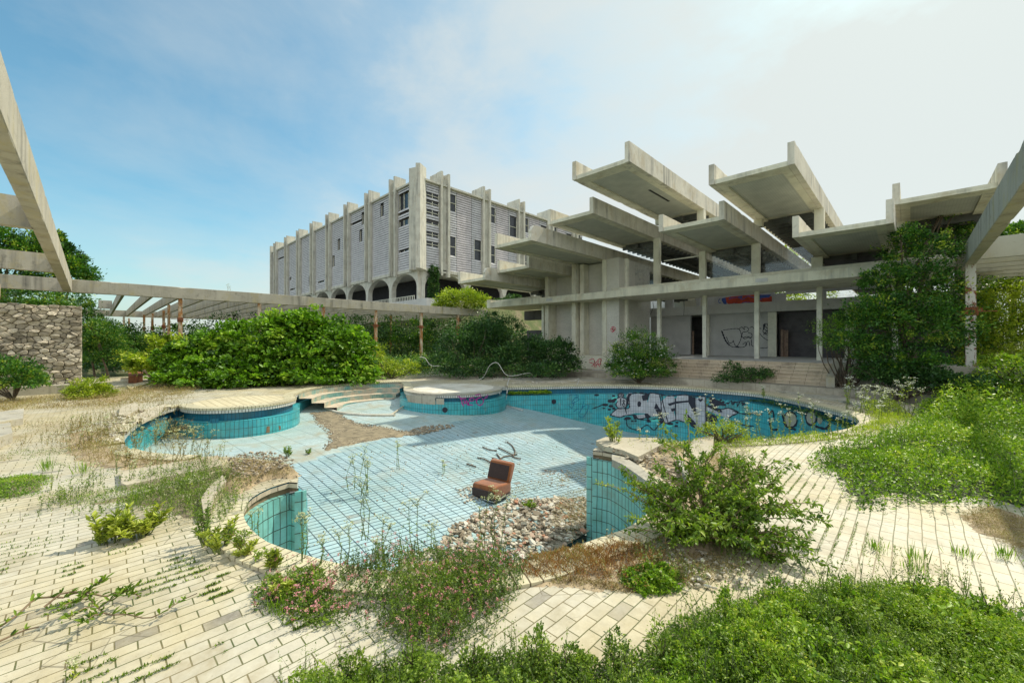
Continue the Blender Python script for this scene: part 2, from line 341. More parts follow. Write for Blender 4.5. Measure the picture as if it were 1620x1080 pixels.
def bush(name,label,cat,base,blobs,n,size,mat,group=None,clumps=36,csize=.2,aspect=.5,stem_r=.03,nst=7,inner=.22,six=False,flower=None,low=-.6,stem=None,names=('foliage','stems')):
    base=Vector(base)
    e=empty(name,base,label,cat,group)
    B=[(b[0]-base.x,b[1]-base.y,b[2]-base.z,b[3],b[4],b[5]) for b in blobs]
    P,A,T=blob_pts(B,n,clumps,csize,inner,low)
    keep=P[:,2]>-.02;P,A,T=P[keep],A[keep],T[keep]
    leafmesh(names[0],P,A,size*rng.uniform(.6,1.35,len(P)),M[mat],e,aspect,T,six=six)
    tips=[]
    for i in range(nst):
        b=random.choice(B);u=unit(1)[0]*.75;u[2]=abs(u[2]);tips.append((b[0]+u[0]*b[3],b[1]+u[1]*b[4],b[2]+u[2]*b[5]))
    for i in range(nst//2+2):
        b=random.choice(B);u=unit(1)[0];u[2]=abs(u[2]);tips.append((b[0]+u[0]*b[3]*1.12,b[1]+u[1]*b[4]*1.12,b[2]+u[2]*b[5]*1.15))
    stems_mesh(names[1],(0,0,0),tips,M[stem or 'bark'],e,stem_r)
    if flower:
        fm,fn,fs=flower;P,A,T=blob_pts(B,fn,clumps,csize,0,-.1);P=P+A/np.linalg.norm(A,axis=1)[:,None]*size*.6
        Q=np.repeat(P,5,axis=0);A5=unit(len(Q))*.8+np.array([0,0,.7]);leafmesh('flowers',Q,A5,fs*rng.uniform(.7,1.2,len(Q)),M[fm],e,.7,rng.random(len(Q)))
    return e
def tree(name,label,base,h,blobs,n,size,mat,group=None,trunk_r=.2,cat='tree',clumps=46,csize=.2,inner=.12,limbs=9,trunk_top=None):
    base=Vector(base);e=empty(name,base,label,cat,group)
    B=[(b[0]-base.x,b[1]-base.y,b[2]-base.z,b[3],b[4],b[5]) for b in blobs]
    P,A,T=blob_pts(B,n,clumps,csize,inner)
    leafmesh('crown',P,A,size*rng.uniform(.6,1.35,len(P)),M[mat],e,.5,T)
    mb=MB();top=Vector(trunk_top)-base if trunk_top else Vector((random.uniform(-.3,.3),random.uniform(-.3,.3),h*.72))
    pts=[top*u+Vector((math.sin(u*5)*.12,math.cos(u*4)*.1-.1,0)) for u in (0,.2,.4,.6,.8,1)]
    mb.tube(pts,[trunk_r*(1.15-u*.85) for u in (0,.2,.4,.6,.8,1)],8)
    for i in range(limbs):
        b=random.choice(B);u=random.uniform(.3,.9);s=pts[0].lerp(top,u);d=unit(1)[0]*.7
        t=Vector((b[0]+d[0]*b[3],b[1]+d[1]*b[4],b[2]+abs(d[2])*b[5]*.8));m_=s.lerp(t,.5)+Vector((0,0,.12*(t-s).length*.5))
        mb.tube([s,m_,t],[trunk_r*.4*(1.1-u*.5),trunk_r*.25,.015],6)
    mb.build('trunk',M['bark'],e,smooth=True,fix=False)
    return e
def inpoly(x,y,poly):
    Q=np.array([tuple(p)[:2] for p in poly],float).tolist()
    r=np.zeros(np.shape(x),bool);n=len(Q);j=n-1
    for i in range(n):
        xi,yi=Q[i];xj,yj=Q[j]
        c=((yi>y)!=(yj>y))&(x<(xj-xi)*(y-yi)/((yj-yi)+1e-12)+xi);r^=c;j=i
    return r
_PE={}
def inpoly1(x,y,poly):
    """one point against a polygon, all edges at once"""
    k=id(poly)
    if k not in _PE:
        A=np.array([tuple(p)[:2] for p in poly],float);_PE[k]=(poly,A,np.roll(A,1,0))
    _,A,B_=_PE[k];c=((A[:,1]>y)!=(B_[:,1]>y));a=A[c];b=B_[c]
    return int(np.sum(x<(b[:,0]-a[:,0])*(y-a[:,1])/(b[:,1]-a[:,1])+a[:,0]))%2==1
def sample_poly(poly,n):
    a=np.array([p[:2] for p in poly]);lo=a.min(0);hi=a.max(0);out=np.zeros((0,2))
    while len(out)<n:
        q=rng.uniform(lo,hi,(n*2,2));q=q[inpoly(q[:,0],q[:,1],poly)];out=np.vstack([out,q])
    return out[:n]
def nz(P,s,seed=0.):
    """smooth noise looked up bilinearly on a grid of a third of its wavelength"""
    q=np.asarray(P)*s;lo=q.min(0)-1;k=3.;g=((q-lo)*k);n0,n1=(g.max(0).astype(int)+3)
    if n0*n1>len(q): return np.array([noise.noise(Vector((x+seed,y-seed,seed*.37))) for x,y in q])
    T=np.array([[noise.noise(Vector((lo[0]+i/k+seed,lo[1]+j/k-seed,seed*.37))) for j in range(n1)] for i in range(n0)])
    i=g.astype(int);f=g-i;f=f*f*(3-2*f);a=i[:,0];b=i[:,1]
    return (T[a,b]*(1-f[:,0])+T[a+1,b]*f[:,0])*(1-f[:,1])+(T[a,b+1]*(1-f[:,0])+T[a+1,b+1]*f[:,0])*f[:,1]
def cover(name,label,cat,polypx,n,size,mat,hgt,kind='stuff',patch=1.2,aspect=.55,flower=None,z=0.,edge=None,world=None,dens=.0,six=False,up=.35):
    poly=world or [G(*p)for p in polypx]
    q=sample_poly(poly,n)
    # clumped height field, coarse grid lookup
    hN=nz(q,patch,3.1);hN2=nz(q,patch*3.3,8.7);hN3=nz(q,patch*9,1.7)
    hh=hgt*(.5+.8*hN+.5*hN2+.55*hN3);keep=(hN*.7+hN2*.5+dens)>rng.uniform(-.45,.05,n)*1.0
    a=np.array([p[:2] for p in poly])
    # thin out at border
    d=np.full(n,9.)
    for i in range(len(a)):
        p0=a[i];p1=a[(i+1)%len(a)];ab=p1-p0;t=np.clip(((q-p0)@ab)/(ab@ab+1e-9),0,1);d=np.minimum(d,np.linalg.norm(q-(p0+t[:,None]*ab),axis=1))
    fade=np.clip(d/(edge or hgt*1.6),0,1);keep&=rng.random(n)<(.15+.85*fade)
    hh=np.clip(hh,.03,None)*(.25+.75*fade)
    zz=z+hh*(1-rng.random(n)**2.2*.9)
    P=np.column_stack([q,zz])[keep];k=len(P)
    A=unit(k)*.8+np.array([0,0,up])
    T=np.clip(.45+.4*hN[keep]+.3*hN3[keep]+rng.normal(0,.18,k),0,1)
    o=leafmesh(name,P,A,size*rng.uniform(.55,1.4,k),M[mat],None,aspect,T,six=six);tag(o,label,cat,kind=kind)
    if flower:
        fm,fn,fs=flower;j=rng.choice(k,fn);pp=P[j]+np.array([0,0,.03]);Q=np.repeat(pp,7,axis=0)+rng.normal(0,fs*.35,(fn*7,3))
        leafmesh('flower_heads',Q,unit(len(Q))+np.array([0,0,.5]),fs*.7,M[fm],o,.7,rng.random(len(Q)))
    return o
def grass(name,label,cat,pts_xy,z,n_per,h,mat,spread=.12,kind=None,parent=None,w=.03,lean=.5,group=None,tint=None):
    P=np.repeat(np.array([(p[0],p[1]) for p in pts_xy],float),n_per,axis=0);k=len(P)
    off=rng.normal(0,spread,(k,2));P=P+off
    A=np.column_stack([off/(spread+1e-6)*.25*lean+rng.normal(0,.25,(k,2))*lean,np.ones(k)])
    z=np.repeat(np.asarray(z,float)*np.ones(len(pts_xy)),n_per)
    o=leafmesh(name,np.column_stack([P,z]),A,h*rng.uniform(.4,1.3,k),M[mat],parent,w/h*2.2,tint,fold=.06)
    if parent is None: tag(o,label,cat,group,kind)
    return o
def weed(name,label,base,h,n_st=3,mat='l_small',flower='fl_cream',spread=.12,leaf=.05,cat='weed',group=None,fs=.02,nleaf=26,lean=.15,heads=6,rad=.006):
    """upright flowering stalks with side leaves and flower heads"""
    base=Vector(base);e=empty(name,base,label,cat,group);mb=MB();LP=[];LA=[];FP=[];FA=[]
    for s in range(n_st):
        b=Vector((random.gauss(0,spread*.4),random.gauss(0,spread*.4),0));hh=h*random.uniform(.65,1.05)
        top=b+Vector((random.gauss(0,lean)*hh,random.gauss(0,lean)*hh,hh));mid=b.lerp(top,.5)+Vector((random.gauss(0,.03),random.gauss(0,.03),0))*hh*2
        pts=[b,mid,top];mb.tube([b,b.lerp(mid,.6),mid,top],[rad,rad*.9,rad*.7,rad*.4],4,cap=False)
        for i in range(nleaf):
            u=random.uniform(.05,.92);p=b.lerp(mid,u*2) if u<.5 else mid.lerp(top,u*2-1)
            w=random.uniform(0,6.28);LP.append(p);LA.append((math.cos(w),math.sin(w),random.uniform(.1,.9)))
        for i in range(heads):
            w=random.uniform(0,6.28);br=hh*random.uniform(.03,.16);u=random.uniform(.72,1)
            p0=mid.lerp(top,u);p1=p0+Vector((math.cos(w)*br,math.sin(w)*br,br*1.1));mb.tube([p0,p1],[rad*.5,rad*.3],3,cap=False)
            for j in range(9):
                FP.append(p1+Vector((random.gauss(0,fs),random.gauss(0,fs),random.gauss(0,fs*.4))));FA.append((random.gauss(0,1),random.gauss(0,1),.6))
    mb.build('stalks',M['stem'],e,fix=False)
    if LP:leafmesh('foliage',LP,LA,leaf*rng.uniform(.5,1.3,len(LP)),M[mat],e,.28)
    if FP:leafmesh('flowers',FP,FA,fs*rng.uniform(.8,1.4,len(FP)),M[flower],e,.8,rng.random(len(FP)))
    return e
def rosette(name,label,base,h,n,mat='l_euph',leaf=.1,cat='plant',group=None,heads=10,spread=.3,asp=.3):
    """many short leafy shoots with whorls of narrow leaves"""
    base=Vector(base);e=empty(name,base,label,cat,group);mb=MB();LP=[];LA=[];T=[]
    for s in range(heads):
        w=random.uniform(0,6.28);r=spread*math.sqrt(random.random());hh=h*random.uniform(.45,1.05)
        tip=Vector((math.cos(w)*r,math.sin(w)*r,hh));b=Vector((math.cos(w)*r*.35,math.sin(w)*r*.35,0));mb.tube([b,b.lerp(tip,.5)+Vector((0,0,.02)),tip],[.008,.007,.004],4,cap=False);tn=random.gauss(.5,.12)
        for i in range(n):
            u=random.uniform(.35,1.);p=b.lerp(tip,u);a=random.uniform(0,6.28);LP.append(p);LA.append((math.cos(a),math.sin(a),.35+u*random.uniform(0,1.2)));T.append(min(1,max(0,tn+random.gauss(0,.15))))
    mb.build('stems',M['stem'],e,fix=False);leafmesh('foliage',LP,LA,leaf*rng.uniform(.6,1.25,len(LP)),M[mat],e,asp,np.array(T),six=True)
    return e

def tangle(name,label,cat,polypx,n,h,mat,fmat,leaf=.022,nl=12,fl=.5,fs=.014,z=0.,lean=.35,world=None,smat='stem'):
    """loose wiry stems, each with a few leaves and sometimes a flower head"""
    q=sample_poly(world or [G(*p) for p in polypx],n);k=nz(q,1.8,4.4)+.35*nz(q,5.,2.2);q=q[k>rng.uniform(-.5,.25,n)];n=len(q)
    hh=h*rng.uniform(.35,1.15,n);b=np.column_stack([q,np.full(n,z)]);w=rng.uniform(0,2*np.pi,n);le=np.abs(rng.normal(0,lean,n))
    d=np.column_stack([np.cos(w)*le,np.sin(w)*le,np.ones(n)]);d/=np.linalg.norm(d,axis=1)[:,None];tip=b+d*hh[:,None]
    o=leafmesh(name,b,d,hh,M[smat] if smat in M else M['stem'],None,.018,fold=.03);tag(o,label,cat,kind='stuff')
    r=rng.uniform(.12,1.,(n,nl));P=(b[:,None]+d[:,None]*(hh[:,None]*r)[...,None]).reshape(-1,3)+rng.normal(0,.004,(n*nl,3));A=unit(n*nl)*.85+np.repeat(d,nl,axis=0)*.5
    leafmesh('foliage',P,A,leaf*rng.uniform(.5,1.3,n*nl),M[mat],o,.36,np.clip(np.repeat(rng.normal(.45,.16,n),nl)+rng.normal(0,.14,n*nl),0,1))
    j=np.where(rng.random(n)<fl)[0];m=14;P=np.repeat(tip[j],m,axis=0)+rng.normal(0,fs*.45,(len(j)*m,3));leafmesh('flower_heads',P,unit(len(P))+np.array([0,0,.6]),fs*rng.uniform(.6,1.1,len(P)),M[fmat],o,.6,np.repeat(rng.random(len(j)),m))
    return o

def rbeam(mb,x0,x1,y0,y1,z0,z1,chip=.05,step=.16,y0b=None,y1b=None,seed=0):
    """weathered beam: long box whose arrises are worn and chipped; y0b,y1b give the section at the far x end"""
    along='x' if (x1-x0)>(y1-y0) else 'y';L=(x1-x0) if along=='x' else (y1-y0);n=max(2,int(L/step));base=len(mb.v)
    for i in range(n+1):
        u=i/n
        for k,(sa,sz) in enumerate(((0,0),(1,0),(1,1),(0,1))):
            q=L*u+seed;
            for h in (0,1):
                v=noise.noise(Vector((q*1.3,k*7.+seed,h*.2)));w=noise.noise(Vector((q*6,k*7.+seed,h*3.)));c=.010+max(0,v-.28)*chip*3+max(0,w-.25)*chip*.9
                first=(k in(0,2))           # order of the two chamfer points around the ring
                side=(h==0)==first
                da,dz=(0,c) if side else (c,0)
                if along=='x':
                    ya=y0+((y0b if y0b is not None else y0)-y0)*u;yb=y1+((y1b if y1b is not None else y1)-y1)*u
                    a=(ya+da) if sa==0 else (yb-da);z=(z0+dz) if sz==0 else (z1-dz);mb.v.append((x0+L*u,a,z))
                else:
                    a=(x0+da) if sa==0 else (x1-da);z=(z0+dz) if sz==0 else (z1-dz);mb.v.append((a,y0+L*u,z))
    for i in range(n):
        for k in range(8):
            mb.f.append((base+i*8+k,base+i*8+(k+1)%8,base+(i+1)*8+(k+1)%8,base+(i+1)*8+k));mb.m.append(0);mb.uv.append([(0,0)]*4)
    for e in (0,n):
        mb.f.append(tuple(base+e*8+k for k in (range(8) if e else range(7,-1,-1))));mb.m.append(0);mb.uv.append([(0,0)]*8)
ORD=['leftmost','second','third','fourth','fifth','sixth','seventh','eighth','ninth','tenth','eleventh','twelfth','thirteenth','fourteenth','fifteenth','sixteenth']
def nth(i):return 'leftmost' if i==0 else ORD[i]+' from the left'
# ---------- pool rim
def arc(cx,cy,r,a0,a1,n):
    return [cam2w(cx+r*math.cos(R(a0+(a1-a0)*i/n)),cy+r*math.sin(R(a0+(a1-a0)*i/n))) for i in range(n+1)]
def catmull(P,step=.16,closed=False):
    out=[];n=len(P)
    for i in range(n-1):
        p0=P[max(i-1,0)];p1=P[i];p2=P[i+1];p3=P[min(i+2,n-1)];k=max(1,int((p2-p1).length/step))
        for j in range(k):
            t=j/k;out.append(.5*((2*p1)+(p2-p0)*t+(2*p0-5*p1+4*p2-p3)*t*t+(3*p1-p0-3*p2+p3)*t**3))
    out.append(P[-1].copy());return out
S1=(-9.02,13.61,1.60);S2=(-2.48,17.36,2.05)
a1=arc(*S1,219,405,44);a2=arc(*S2,185,372,44)
back=catmull([a1[-1],G(471,622),G(500,614),G(540,609.5),G(580,606.5),G(612,605),G(634,605),a2[0]])
farr=catmull([a2[-1]]+[G(*p) for p in((812,611.5),(850,611),(900,610),(950,609.5),(1000,610),(1060,612),(1120,616),(1194,622),(1246,631),(1298,643),(1342,655),(1358,664),(1360,671),(1345,679),(1310,686),(1260,692),(1200,697),(1120,700),(1050,701),(990,702),(948,706),(938,712))])
bay=catmull([G(*p) for p in((938,712),(966,716),(1000,731),(1030,755),(1043,778),(1036,805),(1014,828),(985,844),(953,855),(915,869),(860,888),(790,903),(710,911),(640,911),(557,903),(513,893),(467,880),(420,863),(395,843),(383,824),(384,805),(400,786),(428,771),(457,762),(470,763))])
alc=catmull([G(*p) for p in((470,763),(472,752),(462,739),(440,729),(400,725),(350,722),(300,722),(255,720),(218,714),(198,704),(194,695),(198,686),(209,674),(232,659),(262,647),(285,641))]+[a1[0]])
RIM=a1[:-1]+back[:-1]+a2[:-1]+farr[:-1]+bay[:-1]+alc[:-1]
def normals(P,closed):
    n=len(P);o=[]
    for i in range(n):
        a=P[(i-1)%n] if closed or i>0 else P[i];b=P[(i+1)%n] if closed or i<n-1 else P[i]
        t=(b-a);t.z=0;t.normalize();o.append(Vector((t.y,-t.x,0)))   # right of travel = into the pool
    return o
# floor height by inverse-distance weighting of levelled points
fc=[(375,692,-.88),(468,668,-.85),(507,640,-.60),(620,632,-.60),(715,652,-.70),(640,645,-.64),(800,638,-.78),(440,738,-.80),(560,705,-.79),(640,682,-.78),(790,650,-.82),(868,652,-1.2),(918,665,-1.6),(958,674,-1.85),(1045,690,-2.2),(470,886,-1.08),(938,862,-1.70),(300,700,-.8),(225,712,-.7),(700,900,-1.35)]
FC=np.array([tuple(G(px,py,z)) for px,py,z in fc]+[tuple(cam2w(7.5,15,-2.4)),tuple(cam2w(8,11,-2.3)),tuple(cam2w(4,9.5,-2.2)),tuple(cam2w(5,18,-2.1))])
def tps():
    n=len(FC);X=FC[:,:2];d=np.linalg.norm(X[:,None]-X[None],axis=2);K=np.where(d>0,d*d*np.log(d+1e-9),0)+np.eye(n)*1.2
    Pm=np.column_stack([np.ones(n),X]);A=np.block([[K,Pm],[Pm.T,np.zeros((3,3))]]);return np.linalg.solve(A,np.concatenate([FC[:,2],np.zeros(3)]))
WT=tps()
def fz(x,y):
    d=np.hypot(FC[:,0]-x,FC[:,1]-y);k=np.where(d>0,d*d*np.log(d+1e-9),0);return float(min(-.5,max(-2.6,k@WT[:-3]+WT[-3]+WT[-2]*x+WT[-1]*y)))
def floorpt(px,py):
    z=-1.2
    for i in range(12):
        p=G(px,py,z);z=.5*z+.5*fz(p.x,p.y)
    return G(px,py,z)
BRK=[floorpt(*p) for p in((395,752),(440,739),(500,725),(560,706),(640,683),(700,672),(770,655),(800,640))]
def is_shallow(x,y):
    # left of the slope break line
    best=None
    for a,b in zip(BRK,BRK[1:]):
        ab=b-a;t=max(0,min(1,((x-a.x)*ab.x+(y-a.y)*ab.y)/(ab.x**2+ab.y**2)));d=math.hypot(x-a.x-ab.x*t,y-a.y-ab.y*t)
        c=ab.x*(y-a.y)-ab.y*(x-a.x)
        if best is None or d<best[0]:best=(d,c)
    return best[1]>0
pool=empty('swimming_pool',(0,0,0),'drained curved swimming pool lined with turquoise tiles, sunk in the deck','swimming pool')
def dilated(x,y,poly,r):
    if inpoly1(x,y,poly):return True
    return min(math.hypot(x-p.x,y-p.y) for p in poly)<r
mb=MB();g=.22;cache={}
def fzc(i,j):
    if (i,j) not in cache:cache[(i,j)]=fz(i*g,j*g)
    return cache[(i,j)]
for i in range(-95,15):
    for j in range(-8,85):
        x=(i+.5)*g;y=(j+.5)*g
        if dilated(x,y,RIM,.5):
            mb.poly([(i*g,j*g,fzc(i,j)),((i+1)*g,j*g,fzc(i+1,j)),((i+1)*g,(j+1)*g,fzc(i+1,j+1)),(i*g,(j+1)*g,fzc(i,j+1))],1 if is_shallow(x,y) else 0)
mb.build('pool_floor',[M['floor'],M['shallow']],pool,smooth=True,fix=False)
def sweep(P,prof,name,mats,parent,closed=False,jit=0,vz=True,s0=0,break_fn=None):
    """prof: list of (inward offset, z); mats index per segment"""
    nn=normals(P,closed);n=len(P);S=[s0]
    for i in range(1,n+1):S.append(S[-1]+(P[i%n]-P[i-1]).length)
    mb=MB();vv=[0]
    for a,b in zip(prof,prof[1:]):vv.append(vv[-1]+math.hypot(b[0]-a[0],b[1]-a[1]))
    for i in range(n if closed else n-1):
        j=(i+1)%n
        for k,(a,b) in enumerate(zip(prof,prof[1:])):
            if break_fn and break_fn(S[i],k,P[i]):continue
            pa=P[i]+nn[i]*a[0];pb=P[j]+nn[j]*a[0];pc=P[j]+nn[j]*b[0];pd=P[i]+nn[i]*b[0]
            mb.poly([(pa.x,pa.y,a[1]),(pb.x,pb.y,a[1]),(pc.x,pc.y,b[1]),(pd.x,pd.y,b[1])],mats[1][k],uv=[(S[i],-vv[k]),(S[i+1],-vv[k]),(S[i+1],-vv[k+1]),(S[i],-vv[k+1])])
    return mb.build(name,mats[0],parent)
WM=[M['white_band'],M['bluedark'],M['teal']]
prof=[(0,.0),(0,-.13),(-.10,-.14),(-.10,-.36),(.12,-.37),(.12,-2.75)]
def gaps(s,k,p): return False
wall_names=[(a1,'pool_wall'),(back,'pool_wall'),(a2,'pool_wall'),(farr,'pool_wall'),(alc,'pool_wall')]
W={}
for key,(P,nm) in zip(('s1','back','s2','far','alc'),wall_names):
    W[key]=sweep(P,[(0,0),(0,-.12),(-.1,-.13),(-.1,-.27),(.17,-.28),(.17,-2.75)] if key=='s2' else prof,nm,(WM,[0,0,1,2,2]),pool)
W['bay']=sweep(bay,[(0,-.02),(0,-.08),(-.03,-.09),(-.03,-.16),(.05,-.16),(.05,-2.75)],'pool_wall',([M['beige_tile'],M['twig'],M['teal_light']],[0,0,1,2,2]),pool)
# tile faces closing the two spit tips
for pa,na,pb,nb in ((bay[-1],normals(bay,False)[-1]*.05,alc[0],normals(alc,False)[0]*.12),(farr[-1],normals(farr,False)[-1]*.12,bay[0],normals(bay,False)[0]*.05)):
    a=pa+na;b=pb+nb;c=pa+(na+nb)*.9;mb=MB()
    for p,q in ((a,c),(c,b)):mb.poly([(p.x,p.y,-.12),(q.x,q.y,-.12),(q.x,q.y,-2.75),(p.x,p.y,-2.75)],0,uv=[(0,-.1),((q-p).length,-.1),((q-p).length,-2.7),(0,-2.7)])
    mb.poly([(p.x,p.y,-.12) for p in (pa,a,c,b)],0,uv=[(0,0)]*4);mb.build('pool_wall',M['teal_light'],pool)
# coping on deck edge
def cop(P,w=.36,z=.03,lip=.02,name='coping',brk=None,mat=None):
    return sweep(P,[(-w,-.03),(-w,z),(lip,z),(lip,-.03),(.0,-.04)],name,([mat or M['coping']],[0,0,0,0]),pool,break_fn=brk)
cop(a1);cop(a2,mat=M['beam']);cop(back)
cop(farr,brk=lambda s,k,p:(p-G(955,706)).length<1.3 or (noise.noise(p*.9)>.38))
cop(bay,.30,brk=lambda s,k,p:(p-G(470,763)).length<.8 or (p-G(1000,735)).length<1.4)
cop(alc,.3,brk=lambda s,k,p:(p-G(460,745)).length<2.0 or noise.noise(p*1.1)>.1)
# steps in the shallow end
stp=[G(*p) for p in((472,622),(500,615),(540,610.5),(580,607.5),(612,606),(638,606))]
stp=catmull(stp)
sweep(stp,[(.02,-.02),(.02,-.2),(.5,-.2),(.5,-.38),(.98,-.38),(.98,-.56),(1.46,-.56),(1.46,-1.)],'pool_steps',([M['teal_dull'],M['beige_tile']],[0,1,0,1,0,1,0]),pool)
# round platforms: planked top on the left one, worn screed on the right one
M['plank']=tiles('platform_boards',(.62,.55,.36),(.55,.48,.30),(.30,.24,.12),4.,.22,.012,.5,'Object',False,.7,(.3,.24,.14),.3,1.,.5,.66)
def disc(S,z,mat,name,k=1.18):
    c=cam2w(S[0],S[1]);mb=MB();n=48;mb.poly([(c.x+math.cos(i*2*math.pi/n)*S[2]*k,c.y+math.sin(i*2*math.pi/n)*S[2]*k,z) for i in range(n)]);return mb.build(name,mat,pool)
disc(S1,.022,M['plank'],'platform_top',.86)
disc(S2,.022,M['parapet'],'platform_top',.87)
# drain holes and repair patches on the platform wall
# ---------- deck and ground
hole=[Vector((p.x,p.y,0)) for p in RIM]
def sheet(name,outer,holes,z,mat,kind='structure'):
    loops=[[Vector((*p[:2],0)) for p in outer]]+[[Vector((p[0],p[1],0)) for p in h] for h in holes]
    tri=tessellate_polygon(loops);pts=[p for l in loops for p in l]
    mb=MB();mb.v=[(p.x,p.y,z) for p in pts];mb.f=[tuple(t) for t in tri];mb.m=[0]*len(tri);mb.uv=[[(0,0)]*3]*len(tri)
    o=mb.build(name,mat);tag(o,kind=kind);return o
deck_outer=[(-32.0,-14),(7,-14),(7,24.2),(-12,24.2),(-20,26.2),(-28,27),(-32,27)]
dk=sheet('pool_deck',deck_outer,[hole],0.,M['deck']);tag(dk,'cream tiled pool deck with weeds in its joints','deck')
gr=sheet('ground',[(-1500,-1500),(1500,-1500),(1500,1500),(-1500,1500)],[[(-31.5,-13.5),(6.5,-13.5),(6.5,26),(-31.5,26)]],-.05,M['ground']);tag(gr,'overgrown earth ground around the pool deck','ground')
mb=MB()  # rise of the land towards the hotel
def hz(x,y):
    a=max(0,min(1,(y-31-max(0,(x+46)*.9))/9));b=max(0,min(1,(-x-38)/10)) ;s=a*a*(3-2*a)*b*b*(3-2*b);return -.3+8.6*s+ .25*noise.noise(Vector((x*.1,y*.1,0)))*s*2
xs=[-170+i*4 for i in range(34)];ys=[22+i*3 for i in range(45)]
for i in range(len(xs)-1):
    for j in range(len(ys)-1):
        q=[(xs[i],ys[j]),(xs[i+1],ys[j]),(xs[i+1],ys[j+1]),(xs[i],ys[j+1])];mb.poly([(x,y,hz(x,y)) for x,y in q])
hl=mb.build('hillside',M['ground'],smooth=True,fix=False);tag(hl,'overgrown slope rising to the hotel','hill',kind='structure')
def pr_px(p):
    X=.7152*p.x+.6989*p.y;Y=-.6989*p.x+.7152*p.y;return 810+F*X/Y
# ---------- lounge building
LB=empty('lounge_building',(-9,31,.85),'abandoned lounge pavilion with stepped cantilevered concrete roof trays above a colonnade','building')
def wmat(o):
    m=Matrix.LocRotScale(o.location,o.rotation_euler,o.scale)
    return m if o.parent is None else wmat(o.parent)@o.matrix_parent_inverse@m
def under(o,p):
    o.parent=p;o.matrix_parent_inverse=wmat(p).inverted();return o
def LP(mb,name,mat,parent=None,**k):
    return under(mb.build(name,mat,None,**k),parent or LB)
M['ribs']=None
def fn_ribs():
    m,nt,b,o=mat_new('ribbed_soffit');n=N(nt);v=n.coord()
    w=n.n('ShaderNodeTexWave',wave_type='BANDS',bands_direction='X');n.l(v,w.inputs[0]);w.inputs['Scale'].default_value=2.6
    f=n.noise(v,1.2,6,.6);col=n.mix(n.ramp(w.outputs['Fac'],[(0,.3),(.25,0.)]),n.ramp(f,[(.3,(.40,.41,.36)),(.7,(.52,.53,.46))]),(.3,.31,.27))
    n.l(col,b.inputs['Base Color']);b.inputs['Roughness'].default_value=.9;return m
M['ribs']=fn_ribs()
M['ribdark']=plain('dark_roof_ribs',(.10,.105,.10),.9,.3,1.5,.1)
# x0,x1,underside,tip y,parapet height,back end
TR=[('T1',-14.28,-10.6,11.5,19.7,1.08,58),('T2',-7.42,-3.74,10.02,22.06,1.03,58),('T3',-.62,2.9,8.5,26.6,1.0,58),
    ('T0',-24.9,-21.3,7.76,23.7,1.05,58),('L0',-28.4,-24.9,7.06,22.3,1.05,36),('L1',-21.2,-17.7,8.62,19.9,1.05,58),('L2',-17.9,-14.2,10.03,21.8,1.03,58),('L3',-10.72,-7.08,8.5,23.4,1.0,58),('L4',-4.21,-.5,7.12,24.1,1.05,58)]
def chipped(o,s,st=.05):
    return o
for nm,x0,x1,z,yt,ph,ye in TR:
    mb=MB();w=.27
    if nm[0]=='L':x0+=.004*TR.index((nm,x0,x1,z,yt,ph,ye))
    mb.box(x0+w+.003,x1-w-.003,yt+.05,ye-.01,z+.10,z+.22)           # slab
    # dropped rim around the recessed ceiling panel
    mb.box(x0+w+.003,x0+.62,yt+.05,ye-.02,z+.0,z+.098);mb.box(x1-.62,x1-w-.003,yt+.05,ye-.02,z,z+.098);mb.box(x0+.622,x1-.622,yt+.055,yt+.95,z+.002,z+.097)
    tray=LP(mb,'roof_tray',M['cream'])
    for (a,b) in ((x0,x0+w),(x1-w,x1)):
        pb=MB()
        if nm in('L1','L0') and b==x1:  # broken, crumbled beam end
            prof=[(yt+.05,z),(yt,z+.2),(yt+.06,z+.45),(yt+.02,z+.62),(yt+.15,z+.85),(yt+.3,z+ph-.04),(yt+.55,z+ph)]
            pb.prism([(a,y,zz) for y,zz in prof]+[(a,ye,z+ph),(a,ye,z)],(b-a,0,0))
        else: rbeam(pb,a,b,yt,ye,z,z+ph,.055,.22,seed=x0*3.1+a)
        o=LP(pb,'parapet',M['parapet'],tray)
    pb=MB();pb.box(x0+.62,x1-.62,yt+.95,30.9,z+.085,z+.099);LP(pb,'ceiling_panel',M['ribs'],tray)
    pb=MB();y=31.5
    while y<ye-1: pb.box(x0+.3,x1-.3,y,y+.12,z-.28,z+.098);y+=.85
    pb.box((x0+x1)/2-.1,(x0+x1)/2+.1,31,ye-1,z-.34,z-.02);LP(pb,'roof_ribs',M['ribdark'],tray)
    if nm=='T1':
        pb=MB();pb.box(-11.9,-11.75,24.5,27.5,z+.075,z+.084);LP(pb,'ceiling_slot',M['dark'],tray)
# canopy
mb=MB();rbeam(mb,-30.4,1.2,27.5,32.4,5.34,5.87,.05,.2,seed=5)
mb.box(-17.0,1.2,28.6,29.0,5.872,6.2);mb.box(-30.4,-29.9,27.5,32,5.872,6.15);mb.box(-29.89,-23.9,28.1,28.3,5.872,6.12)
can=LP(mb,'canopy',M['cream'])
mb=MB()
for px in (862,1198): 
    r=ray(px+7,0);x=r[0]/r[1]*27.5;mb.box(x-.32,x+.32,27.46,27.499,5.5,5.72)
mb.box(-14.0+0,-13.99,27.47,27.499,5.5,5.51);LP(mb,'spout_opening',M['wallg'],can)
mb=MB();mb.box(-17.2,3.4,30.9,31.3,5.872,6.42);LP(mb,'upper_sill',M['parapet'])
